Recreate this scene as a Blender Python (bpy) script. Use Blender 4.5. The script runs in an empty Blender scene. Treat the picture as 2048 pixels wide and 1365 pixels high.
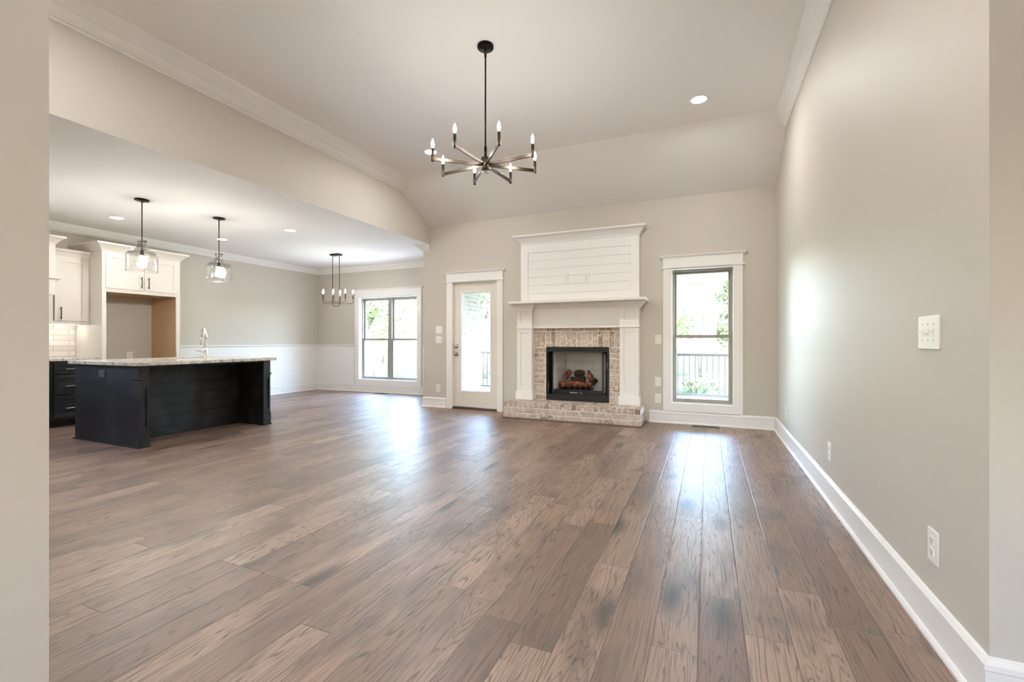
import bpy, bmesh, math, random
from math import sin, cos, pi, radians
from mathutils import Vector, Matrix
random.seed(7)
scene = bpy.context.scene
COL = scene.collection

# ------------------------------------------------------------------ camera
cd = bpy.data.cameras.new('camera'); cam = bpy.data.objects.new('camera', cd); COL.objects.link(cam)
cd.sensor_width = 36.0; cd.lens = 36.0 * 908.0 / 2048.0; cd.clip_start = 0.02; cd.clip_end = 500
cam.location = (0, 0, 1.10); cam.rotation_euler = (radians(90), 0, radians(23.40))
scene.camera = cam
# ------------------------------------------------------------------ world / sun / exposure
W = bpy.data.worlds.new('world'); scene.world = W; W.use_nodes = True
wn = W.node_tree.nodes; wl = W.node_tree.links; wn.clear()
wo = wn.new('ShaderNodeOutputWorld'); wb = wn.new('ShaderNodeBackground'); sky = wn.new('ShaderNodeTexSky')
sky.sky_type = 'NISHITA'; sky.sun_disc = False; sky.sun_elevation = radians(52); sky.sun_rotation = radians(150)
sky.air_density = 1.0; sky.dust_density = 2.5; sky.ozone_density = 1.0
wb.inputs['Strength'].default_value = 1.75
wl.new(sky.outputs[0], wb.inputs[0]); wl.new(wb.outputs[0], wo.inputs[0])
sd = bpy.data.lights.new('sun', 'SUN'); sd.energy = 6.0; sd.angle = radians(0.6); sd.color = (1.0, 0.95, 0.86)
sun = bpy.data.objects.new('sun', sd); COL.objects.link(sun)
sun.rotation_euler = Vector((-0.28, 0.48, -0.83)).to_track_quat('-Z', 'Y').to_euler()
BULB = 44.0; CAN = 86.0; KCAN = 16.0; PEND = 125.0; UNDER = 2.4      # radiance of the lamps of the room
vs = scene.view_settings
scene.display_settings.display_device = 'sRGB'
vs.view_transform = 'Standard'; vs.look = 'None'; vs.gamma = 1.0; vs.exposure = 2.76; vs.use_curve_mapping = False
cy = scene.cycles
cy.max_bounces = 14; cy.diffuse_bounces = 8; cy.glossy_bounces = 5; cy.transparent_max_bounces = 16
cy.transmission_bounces = 8; cy.sample_clamp_indirect = 6.0; cy.caustics_reflective = False; cy.caustics_refractive = False

# ------------------------------------------------------------------ materials
def srgb(r, g, b):
    f = lambda c: (c/255/12.92) if c/255 <= .04045 else ((c/255+.055)/1.055)**2.4
    return (f(r), f(g), f(b), 1)

class NT:
    def __init__(s, name):
        s.m = bpy.data.materials.new(name); s.m.use_nodes = True
        s.n = s.m.node_tree.nodes; s.l = s.m.node_tree.links; s.n.clear()
        s.out = s.n.new('ShaderNodeOutputMaterial')
    def add(s, t, **k):
        x = s.n.new(t)
        for a, v in k.items(): setattr(x, a, v)
        return x
    def put(s, sock, v):
        if v is None: return
        if hasattr(v, 'is_output'): s.l.new(v, sock)
        else: sock.default_value = v
    def math(s, op, a, b=None, c=None):
        x = s.add('ShaderNodeMath', operation=op)
        for i, v in enumerate((a, b, c)): s.put(x.inputs[i], v)
        return x.outputs[0]
    def mix(s, f, a, b, t='MIX'):
        x = s.add('ShaderNodeMix', data_type='RGBA', blend_type=t)
        s.put(x.inputs['Factor'], f); s.put(x.inputs[6], a); s.put(x.inputs[7], b)
        return x.outputs[2]
    def xyz(s, x, y, z):
        c = s.add('ShaderNodeCombineXYZ')
        for i, v in enumerate((x, y, z)): s.put(c.inputs[i], v)
        return c.outputs[0]
    def noise(s, vec, scale, detail=3, rough=.5, dist=0.0):
        x = s.add('ShaderNodeTexNoise'); s.put(x.inputs['Vector'], vec)
        x.inputs['Scale'].default_value = scale; x.inputs['Detail'].default_value = detail
        x.inputs['Roughness'].default_value = rough; x.inputs['Distortion'].default_value = dist
        return x.outputs['Fac']
    def ramp(s, f, stops):
        x = s.add('ShaderNodeValToRGB'); s.put(x.inputs[0], f); e = x.color_ramp.elements
        while len(e) < len(stops): e.new(.5)
        for i, (p, c) in enumerate(stops):
            e[i].position = p; e[i].color = c if len(c) == 4 else (*c, 1)
        return x.outputs[0]
    def obj(s): return s.add('ShaderNodeTexCoord').outputs['Object']
    def sstep(s, v, a, b):
        x = s.add('ShaderNodeMapRange', interpolation_type='SMOOTHSTEP')
        s.put(x.inputs[0], v); x.inputs[1].default_value = a; x.inputs[2].default_value = b
        return x.outputs[0]
    def bsdf(s, color, rough=.5, metal=0.0, bump=None, bstr=.2, bdist=.01, coat=0.0, spec=.5):
        p = s.add('ShaderNodeBsdfPrincipled')
        s.put(p.inputs['Base Color'], color); s.put(p.inputs['Roughness'], rough); s.put(p.inputs['Metallic'], metal)
        p.inputs['Specular IOR Level'].default_value = spec
        if coat: p.inputs['Coat Weight'].default_value = coat; p.inputs['Coat Roughness'].default_value = .15
        if bump is not None:
            b = s.add('ShaderNodeBump'); b.inputs['Strength'].default_value = bstr; b.inputs['Distance'].default_value = bdist
            s.put(b.inputs['Height'], bump); s.l.new(b.outputs[0], p.inputs['Normal'])
        s.l.new(p.outputs[0], s.out.inputs[0]); return p

def paint(name, col, rough=.5, var=.02, scale=60, bstr=.05, spec=.4):
    t = NT(name); o = t.obj(); n = t.noise(o, scale, 3)
    c = t.mix(t.math('MULTIPLY', t.noise(o, 1.7, 2), var*4), col, tuple(x*.9 for x in col[:3])+(1,))
    t.bsdf(c, rough, bump=n, bstr=bstr, bdist=.002, spec=spec); return t.m
def metal(name, col, rough=.3, spec=.5):
    t = NT(name); o = t.obj()
    r = t.math('ADD', t.math('MULTIPLY', t.noise(o, 35, 2), .12), rough-.06)
    t.bsdf(col, r, 1.0); return t.m
def plain(name, col, rough=.5, metalv=0.0):
    t = NT(name); o = t.obj()
    r = t.math('ADD', t.math('MULTIPLY', t.noise(o, 20, 2), .1), rough-.05)
    t.bsdf(col, r, metalv); return t.m
def emit(name, col, s):
    t = NT(name); e = t.add('ShaderNodeEmission'); e.inputs[0].default_value = col; e.inputs[1].default_value = s
    t.l.new(e.outputs[0], t.out.inputs[0]); return t.m
def glass(name, tint=(1, 1, 1, 1), k=1.0, streaks=False):
    t = NT(name); tr = t.add('ShaderNodeBsdfTransparent'); gl = t.add('ShaderNodeBsdfGlossy')
    gl.inputs['Roughness'].default_value = 0.01; lw = t.add('ShaderNodeLayerWeight'); lw.inputs[0].default_value = .5
    fres = t.math('ADD', t.math('MULTIPLY', t.math('POWER', lw.outputs['Facing'], 4.5), .9), .045)
    tr.inputs[0].default_value = tint
    if streaks:   # streaked tint, greyer at the shoulder, imitates caustic light streaks cast on the ceiling
        o = t.obj(); mp = t.add('ShaderNodeMapping'); mp.inputs['Scale'].default_value = (1, 1, .35); t.l.new(o, mp.inputs[0])
        n = t.noise(mp.outputs[0], 9, 2, .5, 1.5)
        c = t.ramp(n, [(.42, (.965, .965, .965, 1)), (.56, (.975, .975, .97, 1)), (.60, (1, 1, 1, 1)), (.66, (.97, .97, .965, 1))])
        sz = t.add('ShaderNodeSeparateXYZ'); t.l.new(o, sz.inputs[0]); up = t.sstep(sz.outputs[2], -.655, -.610)
        sc = t.ramp(n, [(.40, (.80, .80, .79, 1)), (.50, (.85, .85, .84, 1)), (.56, (1, 1, 1, 1)), (.64, (.82, .82, .81, 1))])
        t.l.new(t.mix(up, c, sc), tr.inputs[0])
        b = t.add('ShaderNodeBump'); b.inputs['Strength'].default_value = .25; b.inputs['Distance'].default_value = .02
        t.l.new(t.noise(o, 28, 2), b.inputs['Height']); t.l.new(b.outputs[0], gl.inputs['Normal'])
    mx = t.add('ShaderNodeMixShader'); t.l.new(t.math('MULTIPLY', fres, k), mx.inputs[0])
    t.l.new(tr.outputs[0], mx.inputs[1]); t.l.new(gl.outputs[0], mx.inputs[2]); t.l.new(mx.outputs[0], t.out.inputs[0]); return t.m

def wood_floor():
    t = NT('hickory_planks'); o = t.obj(); sp = t.add('ShaderNodeSeparateXYZ'); t.l.new(o, sp.inputs[0])
    x, y = sp.outputs[0], sp.outputs[1]; w = .158
    xr = t.math('DIVIDE', t.math('ADD', x, 40.008), w); row = t.math('FLOOR', xr); fx = t.math('FRACT', xr)
    wn1 = t.add('ShaderNodeTexWhiteNoise', noise_dimensions='1D'); t.l.new(row, wn1.inputs['W']); r1 = wn1.outputs['Value']
    L = t.math('ADD', t.math('MULTIPLY', r1, .55), .85)
    yr = t.math('ADD', t.math('DIVIDE', y, L), t.math('MULTIPLY', r1, 37.3)); colm = t.math('FLOOR', yr); fy = t.math('FRACT', yr)
    wn2 = t.add('ShaderNodeTexWhiteNoise', noise_dimensions='2D'); t.l.new(t.xyz(row, colm, 0.0), wn2.inputs['Vector'])
    rid = wn2.outputs['Value']; rc = wn2.outputs['Color']; s2 = t.add('ShaderNodeSeparateColor'); t.l.new(rc, s2.inputs[0])
    off = t.math('MULTIPLY', rid, 61.0)
    # cathedral grain: contour bands of a stretched noise field
    gv = t.xyz(t.math('ADD', t.math('MULTIPLY', x, 6.5), off), t.math('MULTIPLY', y, .42), off)
    gn = t.noise(gv, 1.0, 3.0, .42, .25)
    bands = t.math('FRACT', t.math('MULTIPLY', gn, 42.0))
    bands = t.math('ABSOLUTE', t.math('SUBTRACT', bands, .5))
    line = t.math('MULTIPLY', t.sstep(bands, .19, .02), t.sstep(t.noise(t.xyz(t.math('MULTIPLY', x, 60.0), t.math('MULTIPLY', y, 3.0), off), 1.0, 3, .6), .30, .62))
    fv = t.xyz(t.math('MULTIPLY', x, 170.0), t.math('MULTIPLY', y, 5.0), off); fine = t.noise(fv, 1.0, 3, .6)
    bv = t.xyz(t.math('ADD', t.math('MULTIPLY', x, 3.5), off), t.math('MULTIPLY', y, 1.6), off); broad = t.noise(bv, 1.0, 4, .6, .4)
    kv = t.xyz(t.math('ADD', t.math('MULTIPLY', x, 3.3), off), t.math('MULTIPLY', y, 1.15), off)
    vo = t.add('ShaderNodeTexVoronoi'); t.l.new(kv, vo.inputs['Vector']); vo.inputs['Scale'].default_value = 1.0; vo.inputs['Randomness'].default_value = 1.0
    vc = t.add('ShaderNodeSeparateColor'); t.l.new(vo.outputs['Color'], vc.inputs[0])
    knot = t.math('MULTIPLY', t.sstep(t.math('ADD', vo.outputs['Distance'], t.math('MULTIPLY', t.math('SUBTRACT', broad, .5), .45)), .27, .03), t.math('GREATER_THAN', vc.outputs[0], .36))
    base = t.ramp(rid, [(0.0, (.175, .102, .068)), (.2, (.242, .148, .099)), (.5, (.305, .193, .132)), (.8, (.345, .225, .158)), (1.0, (.400, .268, .190))])
    base = t.mix(t.math('MULTIPLY', s2.outputs[1], .28), base, (.24, .178, .148, 1))
    c = t.mix(t.math('MULTIPLY', t.sstep(broad, .45, .72), .75), base, (.115, .078, .060, 1))
    c = t.mix(t.math('MULTIPLY', line, .80), c, (.060, .037, .026, 1))
    c = t.mix(t.math('MULTIPLY', t.sstep(fine, .48, .68), .62), c, (.085, .054, .038, 1))
    c = t.mix(t.math('MULTIPLY', knot, .95), c, (.038, .027, .022, 1))
    ex = t.math('MULTIPLY', t.math('MINIMUM', fx, t.math('SUBTRACT', 1.0, fx)), w)
    ey = t.math('MULTIPLY', t.math('MINIMUM', fy, t.math('SUBTRACT', 1.0, fy)), L)
    e = t.math('MINIMUM', ex, ey); seam = t.sstep(e, .0024, .0006)
    c = t.mix(t.math('MULTIPLY', seam, .8), c, (.035, .024, .02, 1))
    h = t.math('ADD', t.math('MULTIPLY', t.sstep(e, 0.0, .006), .6), t.math('MULTIPLY', fine, .10))
    h = t.math('ADD', h, t.math('MULTIPLY', broad, .35)); h = t.math('SUBTRACT', h, t.math('MULTIPLY', line, .07))
    r = t.math('ADD', t.math('MULTIPLY', fine, .14), .325); r = t.math('ADD', r, t.math('MULTIPLY', line, .06))
    t.bsdf(c, r, bump=h, bstr=.35, bdist=.004, spec=.95); return t.m

def brick_mat(name, ramp, mortar_wash):
    t = NT(name); o = t.obj(); g = t.add('ShaderNodeNewGeometry')
    c = t.ramp(g.outputs['Random Per Island'], ramp)
    n = t.noise(o, 20, 5, .7, .8); n2 = t.noise(o, 38, 5, .75, .6)
    c = t.mix(t.math('MULTIPLY', t.sstep(n, .46, .62), .78), c, mortar_wash)
    c = t.mix(t.math('MULTIPLY', t.sstep(n2, .53, .66), .72), c, (.16, .10, .07, 1))
    t.bsdf(c, .9, bump=t.math('ADD', n2, n), bstr=.6, bdist=.006, spec=.2); return t.m
def granite():
    t = NT('speckled_granite'); o = t.obj(); n = t.noise(o, 14, 6, .75, .6); v = t.noise(o, 60, 4, .7)
    c = t.ramp(n, [(.30, (.10, .095, .09)), (.42, (.42, .39, .35)), (.52, (.66, .62, .56)), (.72, (.74, .71, .66))])
    c = t.mix(t.math('MULTIPLY', t.sstep(v, .55, .68), .8), c, (.09, .085, .08, 1)); t.bsdf(c, .14, spec=.6); return t.m
def dark_paint():
    t = NT('charcoal_cabinet_paint'); o = t.obj(); n = t.noise(o, 4, 5, .65, .5)
    c = t.mix(t.sstep(n, .45, .7), (.014, .0138, .0142, 1), (.034, .0335, .0345, 1))
    t.bsdf(c, t.math('ADD', t.math('MULTIPLY', n, .25), .36), bump=t.noise(o, 90, 2), bstr=.04, bdist=.002, spec=.28); return t.m
def plywood():
    t = NT('birch_plywood'); o = t.obj(); mp = t.add('ShaderNodeMapping'); mp.inputs['Scale'].default_value = (1, 5, .8); t.l.new(o, mp.inputs[0])
    n = t.noise(mp.outputs[0], 3, 4, .6, 1.0); b = t.math('ABSOLUTE', t.math('SUBTRACT', t.math('FRACT', t.math('MULTIPLY', n, 9.0)), .5))
    c = t.mix(t.math('MULTIPLY', t.sstep(b, .3, .02), .45), (.58, .40, .24, 1), (.50, .32, .18, 1)); t.bsdf(c, .55); return t.m
def tile_mat():
    t = NT('white_glazed_tile'); o = t.obj(); g = t.add('ShaderNodeNewGeometry')
    c = t.ramp(g.outputs['Random Per Island'], [(0, (.66, .62, .57)), (.5, (.76, .73, .69)), (1, (.80, .78, .75))])
    t.bsdf(c, .12, bump=t.noise(o, 14, 3), bstr=.2, bdist=.01); return t.m
def grass():
    t = NT('lawn_grass'); o = t.obj(); n = t.noise(o, .35, 4, .6); f = t.noise(o, 30, 3, .7)
    c = t.ramp(n, [(.3, (.018, .042, .020)), (.5, (.035, .070, .030)), (.72, (.10, .12, .07))])
    c = t.mix(t.math('MULTIPLY', f, .4), c, (.025, .05, .02, 1)); t.bsdf(c, .9, bump=f, bstr=.3, bdist=.03, spec=0.0); return t.m
def leaf(name, a, b):
    t = NT(name); g = t.add('ShaderNodeNewGeometry'); c = t.ramp(g.outputs['Random Per Island'], [(0, a), (1, b)])
    d = t.add('ShaderNodeBsdfDiffuse'); tl = t.add('ShaderNodeBsdfTranslucent'); t.l.new(c, d.inputs[0]); t.l.new(c, tl.inputs[0])
    mx = t.add('ShaderNodeMixShader'); mx.inputs[0].default_value = .4; t.l.new(d.outputs[0], mx.inputs[1]); t.l.new(tl.outputs[0], mx.inputs[2])
    t.l.new(mx.outputs[0], t.out.inputs[0]); return t.m
def bark(name, a, b, sc=18):
    t = NT(name); o = t.obj(); mp = t.add('ShaderNodeMapping'); mp.inputs['Scale'].default_value = (1, 1, .3); t.l.new(o, mp.inputs[0])
    n = t.noise(mp.outputs[0], sc, 5, .7, .6); t.bsdf(t.ramp(n, [(.35, a), (.65, b)]), .9, bump=n, bstr=.8, bdist=.02, spec=.15); return t.m
def log_mat():
    t = NT('ceramic_log'); o = t.obj(); n = t.noise(o, 26, 5, .7, 1.2)
    c = t.ramp(n, [(.36, (.018, .012, .010)), (.47, (.16, .052, .030)), (.58, (.42, .15, .085)), (.72, (.60, .34, .22))])
    t.bsdf(c, .85, bump=n, bstr=.8, bdist=.02, spec=.2); return t.m
def ext_brick():
    t = NT('whitewashed_brick_wall'); o = t.obj(); sp = t.add('ShaderNodeSeparateXYZ'); t.l.new(o, sp.inputs[0])
    b = t.add('ShaderNodeTexBrick'); t.l.new(t.xyz(t.math('ADD', sp.outputs[0], sp.outputs[1]), sp.outputs[2], 0.0), b.inputs['Vector'])
    b.inputs['Color1'].default_value = (.20, .18, .165, 1); b.inputs['Color2'].default_value = (.26, .24, .22, 1); b.inputs['Mortar'].default_value = (.33, .31, .29, 1)
    b.inputs['Scale'].default_value = 1.0; b.inputs['Brick Width'].default_value = .2; b.inputs['Row Height'].default_value = .075; b.inputs['Mortar Size'].default_value = .008
    c = t.mix(t.math('MULTIPLY', t.sstep(t.noise(o, 9, 4, .7), .45, .62), .6), b.outputs[0], (.31, .295, .275, 1))
    t.bsdf(c, .9, bump=b.outputs['Fac'], bstr=.4, bdist=-.006, spec=.15); return t.m

WALL = paint('greige_wall_paint', srgb(199, 193, 183), .55)
WALLW = paint('white_wainscot_paint', srgb(231, 230, 226), .4)
CEIL = paint('ceiling_paint', srgb(234, 233, 230), .7)
WHITE = paint('white_trim_paint', srgb(233, 232, 229), .35, scale=30)
CAB = paint('white_cabinet_paint', srgb(222, 217, 208), .35, scale=30)
PLATE = paint('white_plate_plastic', srgb(232, 231, 225), .3, scale=20)
SLOT = plain('dark_slot', (.20, .20, .19, 1), .6)
FLOOR = wood_floor()
BRONZE = metal('bronze_metal', (.070, .054, .043, 1), .30)
BLACKM = plain('black_metal', (.012, .011, .010, 1), .35, 1.0)
BLACKP = plain('black_powder_coat', (.010, .010, .010, 1), .38)
IRON = plain('dark_iron_rail', (.022, .022, .022, 1), .6)
CHROME = metal('brushed_nickel', (.62, .58, .53, 1), .22)
DCHROME = metal('satin_nickel', (.42, .39, .35, 1), .25)
SASH = paint('tan_window_frame', srgb(150, 147, 136), .45)
DARK = dark_paint(); GRAN = granite(); PLY = plywood(); TILE = tile_mat()
GROUT = plain('grout', (.70, .67, .63, 1), .9)
RAMP = [(0, (.24, .17, .125)), (.15, (.40, .31, .24)), (.5, (.50, .41, .335)), (.8, (.56, .48, .405)), (1, (.44, .37, .31))]
BRICK = brick_mat('whitewashed_brick', RAMP, (.76, .69, .61, 1))
MORTAR = paint('cream_mortar', (.79, .72, .63, 1), .95, .05, 80, .5, .1)
REFR = paint('refractory_panel', (.50, .49, .46, 1), .85, .04, 40, .2, .1)
LOG = log_mat(); CHAR = bark('charred_log', (.008, .007, .007, 1), (.11, .075, .055, 1), 30)
QROUND = plain('stained_wood', (.13, .07, .045, 1), .45)
PANE = glass('window_glass'); SHADE = glass('blown_glass', streaks=True, k=1.3); DOORG = glass('firebox_glass', (.80, .80, .80, 1))
BULBM = emit('lit_bulb', (1.0, .955, .90, 1), BULB); PBULB = emit('lit_pendant_bulb', (1.0, .955, .90, 1), PEND)
CANM = emit('lit_lens', (1.0, .975, .95, 1), CAN); KCANM = emit('lit_kitchen_lens', (1.0, .975, .95, 1), KCAN); UNDERM = emit('lit_strip', (1.0, .92, .82, 1), UNDER)
LAWN = grass(); EXTB = ext_brick(); CONC = paint('porch_concrete', (.56, .55, .53, 1), .85, .05, 12)
LEAVES = [leaf('leaf_green', (.06, .095, .04, 1), (.14, .185, .09, 1)), leaf('leaf_pale', (.075, .105, .05, 1), (.17, .20, .12, 1)), leaf('leaf_deep', (.05, .07, .04, 1), (.12, .15, .09, 1))]
BARK = bark('tree_bark', (.04, .034, .028, 1), (.12, .105, .09, 1))
WRITE = plain('white_lettering', (.75, .75, .73, 1), .5)

# ------------------------------------------------------------------ mesh helpers
class MB:
    def __init__(s): s.v = []; s.f = []; s.sm = set()
    def face(s, idx, smooth=False):
        if smooth: s.sm.add(len(s.f))
        s.f.append(tuple(idx))
    def box(s, x0, x1, y0, y1, z0, z1):
        if x0 > x1: x0, x1 = x1, x0
        if y0 > y1: y0, y1 = y1, y0
        if z0 > z1: z0, z1 = z1, z0
        b = len(s.v)
        s.v += [(x0,y0,z0),(x1,y0,z0),(x1,y1,z0),(x0,y1,z0),(x0,y0,z1),(x1,y0,z1),(x1,y1,z1),(x0,y1,z1)]
        for q in ((0,3,2,1),(4,5,6,7),(0,1,5,4),(1,2,6,5),(2,3,7,6),(3,0,4,7)): s.face([b+i for i in q])
        return s
    def prism(s, pts, axis, a0, a1):      # pts are 2D in the plane of the two other axes (in x,y,z order)
        b = len(s.v); n = len(pts)
        for a in (a0, a1):
            for p in pts:
                c = [p[0], p[1]]; c.insert(axis, a); s.v.append(tuple(c))
        s.face([b+i for i in range(n)]); s.face([b+n+i for i in reversed(range(n))])
        for i in range(n): j = (i+1) % n; s.face((b+i, b+n+i, b+n+j, b+j))
        return s
    def obox(s, c, d, half):              # box along the direction d: half = (length, side, up)
        d = Vector(d).normalized(); up = Vector((0,0,1)) if abs(d.z) < .95 else Vector((1,0,0))
        e = d.cross(up).normalized(); u = e.cross(d); b = len(s.v); c = Vector(c)
        for k in (-1, 1):
            for i, j in ((-1,-1),(1,-1),(1,1),(-1,1)): s.v.append(tuple(c + d*half[0]*k + e*half[1]*i + u*half[2]*j))
        for q in ((0,1,2,3),(7,6,5,4),(0,4,5,1),(1,5,6,2),(2,6,7,3),(3,7,4,0)): s.face([b+i for i in q])
        return s
    def tube(s, pts, r, n=12, caps=True):
        pts = [Vector(p) for p in pts]; rr = r if isinstance(r, (list, tuple)) else [r]*len(pts); b = len(s.v)
        d0 = (pts[1]-pts[0]).normalized(); up = Vector((0,0,1)) if abs(d0.z) < .9 else Vector((1,0,0)); e = d0.cross(up).normalized()
        for i, p in enumerate(pts):
            d = (pts[min(i+1, len(pts)-1)] - pts[max(i-1, 0)]).normalized(); e = (e - d*e.dot(d)).normalized(); u = d.cross(e)
            for k in range(n): a = 2*pi*k/n; s.v.append(tuple(p + e*cos(a)*rr[i] + u*sin(a)*rr[i]))
        for i in range(len(pts)-1):
            for k in range(n): j = (k+1) % n; s.face((b+i*n+k, b+i*n+j, b+(i+1)*n+j, b+(i+1)*n+k), True)
        if caps: s.face([b+k for k in reversed(range(n))]); s.face([b+(len(pts)-1)*n+k for k in range(n)])
        return s
    def lathe(s, prof, c, n=32, closed=False):       # prof [(r, z)] about the vertical through c
        b = len(s.v); m = len(prof)
        for r, z in prof:
            for k in range(n): a = 2*pi*k/n; s.v.append((c[0]+r*cos(a), c[1]+r*sin(a), c[2]+z))
        for i in range(m if closed else m-1):
            i2 = (i+1) % m
            for k in range(n): j = (k+1) % n; s.face((b+i*n+k, b+i*n+j, b+i2*n+j, b+i2*n+k), True)
        if not closed:
            if prof[0][0] > 1e-4: s.face([b+k for k in reversed(range(n))])
            if prof[-1][0] > 1e-4: s.face([b+(m-1)*n+k for k in range(n)])
        return s
    def sweep(s, prof, path, side=1):     # prof [(outward, z)] swept with mitres along an open 2D path
        b = len(s.v); P = [Vector(p) for p in path]; n = len(prof); N = len(P)
        nor = []
        for i in range(N-1): d = (P[i+1]-P[i]).normalized(); nor.append(Vector((d.y, -d.x))*side)
        for i in range(N):
            if i == 0: m = nor[0]
            elif i == N-1: m = nor[-1]
            else: m = (nor[i-1]+nor[i]); m = m/ (m.dot(nor[i]))
            for o, z in prof: q = P[i]+m*o; s.v.append((q.x, q.y, z))
        for i in range(N-1):
            for k in range(n): j = (k+1) % n; s.face((b+i*n+k, b+i*n+j, b+(i+1)*n+j, b+(i+1)*n+k))
        s.face([b+k for k in range(n)]); s.face([b+(N-1)*n+k for k in reversed(range(n))])
        return s
    def build(s, name, mat, parent=None, bevel=0.0):
        me = bpy.data.meshes.new(name); org = Vector((0,0,0)); p = parent
        while p is not None: org = org + p.location; p = p.parent
        me.from_pydata([tuple(Vector(v)-org) for v in s.v], [], s.f); me.validate()
        bm = bmesh.new(); bm.from_mesh(me); bmesh.ops.recalc_face_normals(bm, faces=bm.faces); bm.to_mesh(me); bm.free()
        if len(me.polygons) == len(s.f):
            for i in s.sm: me.polygons[i].use_smooth = True
        me.materials.append(mat); o = bpy.data.objects.new(name, me); COL.objects.link(o)
        if parent is not None: o.parent = parent
        if bevel:
            m = o.modifiers.new('edge', 'BEVEL'); m.width = bevel; m.segments = 2; m.limit_method = 'ANGLE'; m.angle_limit = radians(40)
        return o

def tag(o, label, cat, group=None, kind=None):
    o['label'] = label; o['category'] = cat
    if group: o['group'] = group
    if kind: o['kind'] = kind
    return o
def thing(name, label, cat, loc=(0,0,0), group=None, kind=None):
    o = bpy.data.objects.new(name, None); COL.objects.link(o); o.location = loc; o.empty_display_size = .1
    return tag(o, label, cat, group, kind)
def struct(name, mb, mat, label, cat, bevel=0.0): return tag(mb.build(name, mat, None, bevel), label, cat, None, 'structure')
def dup(root, loc, label):
    r = root.copy(); COL.objects.link(r); r.location = loc; r['label'] = label
    for ch in list(root.children):
        c = ch.copy(); COL.objects.link(c); c.parent = r
        for g in list(ch.children): d = g.copy(); COL.objects.link(d); d.parent = c
    return r
def B(*a): return MB().box(*a)

def wall(axis, a0, a1, z0, z1, t0, t1, holes=()):   # a wall slab in x (axis 0) or y (axis 1), thickness t0..t1, rectangular holes
    m = MB(); us = sorted({a0, a1} | {h[0] for h in holes} | {h[1] for h in holes}); zs = sorted({z0, z1} | {h[2] for h in holes} | {h[3] for h in holes})
    solid = lambda i, j: 0 <= i < len(us)-1 and 0 <= j < len(zs)-1 and not any(h[0] <= us[i] and us[i+1] <= h[1] and h[2] <= zs[j] and zs[j+1] <= h[3] for h in holes)
    P = (lambda u, t, z: (u, t, z)) if axis == 0 else (lambda u, t, z: (t, u, z)); idx = {}
    def V(u, t, z):
        k = (u, t, z)
        if k not in idx: idx[k] = len(m.v); m.v.append(P(u, t, z))
        return idx[k]
    for i in range(len(us)-1):
        for j in range(len(zs)-1):
            if not solid(i, j): continue
            u0, u1, w0, w1 = us[i], us[i+1], zs[j], zs[j+1]
            for t in (t0, t1): m.face((V(u0,t,w0), V(u1,t,w0), V(u1,t,w1), V(u0,t,w1)))
            if not solid(i-1, j): m.face((V(u0,t0,w0), V(u0,t1,w0), V(u0,t1,w1), V(u0,t0,w1)))
            if not solid(i+1, j): m.face((V(u1,t0,w0), V(u1,t1,w0), V(u1,t1,w1), V(u1,t0,w1)))
            if not solid(i, j-1): m.face((V(u0,t0,w0), V(u1,t0,w0), V(u1,t1,w0), V(u0,t1,w0)))
            if not solid(i, j+1): m.face((V(u0,t0,w1), V(u1,t0,w1), V(u1,t1,w1), V(u0,t1,w1)))
    return m

# ------------------------------------------------------------------ room shell
YB, XR, XH, XK, YD, ZC, ZK = 6.42, .765, -4.27, -8.17, 7.75, 3.50, 2.71
YN = .577
DX0, DX1 = -3.84, -3.02                 # porch door opening
W1 = (-.46, .30, .265, 2.065)           # right window opening
W2 = (-6.985, -5.454, .265, 2.04)       # dining window opening
struct('floor', B(-8.32, 2.45, -3.15, 7.93, -.12, 0), FLOOR, 'brown hickory plank floor with knots running through the open rooms', 'floor')
struct('wall_back', wall(0, -4.40, .90, 0, 3.05, YB, YB+.18, [(DX0, DX1, 0, 2.05), (W1[0], W1[1], W1[2], W1[3]), (-2.20, -1.26, .235, 1.02)]), WALL, 'greige wall behind the fireplace, glazed door and tall window', 'wall')
struct('wall_right', wall(1, 1.80, 6.6, 0, 3.62, XR, XR+.135), WALL, 'long greige wall on the right with a three-toggle switch', 'wall')
struct('wall_return', wall(0, XR+.135, 2.45, 0, 3.62, 1.80, 1.93), WALL, 'bluish grey wall strip turning the corner at the right edge', 'wall')
struct('wall_header', wall(1, YN, YB, ZK+.002, 3.62, XH-.14, XH), WALL, 'greige header beam dropping from the high ceiling above the kitchen opening', 'wall')
struct('wall_dining', wall(0, XK-.15, -4.40, 0, 2.9, YD, YD+.18, [W2]), WALL, 'greige dining wall around the twin window', 'wall')
struct('wall_kitchen', wall(1, YN-.13, YD+.18, 0, 2.9, XK-.15, XK, [(.75, 1.40, 1.36, 2.45)]), WALL, 'greige kitchen and dining wall behind the white cabinets', 'wall')
struct('wall_jog', wall(1, YB+.18, YD+.18, 0, 2.9, -4.40, -4.22), WALL, 'short wall stepping back from the glazed door to the dining window', 'wall')
struct('wall_near', wall(0, XK-.15, -1.63, 0, 3.62, YN-.13, YN), WALL, 'greige wall behind the viewpoint closing the kitchen', 'wall')
struct('wall_foyer', wall(1, -3.15, YN, 0, 3.62, -1.63, -1.50), WALL, 'plain grey wall end filling the left edge of the view', 'wall')
struct('wall_entry_side', wall(1, -3.15, 1.80, 0, 3.62, 2.30, 2.45), WALL, 'entry hall wall to the right of the viewpoint', 'wall')
struct('wall_entry', wall(0, -1.50, 2.30, 0, 3.62, -3.15, -3.0, [(-.52, .34, 0, 2.12), (.95, 1.30, .95, 1.90)]), WALL, 'entry wall behind the viewpoint with a double glass door', 'wall')
struct('ceiling', B(XH-.14, 2.45, -3.15, 5.41, ZC, ZC+.12), CEIL, 'high flat white ceiling with two recessed lights', 'ceiling')
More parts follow.
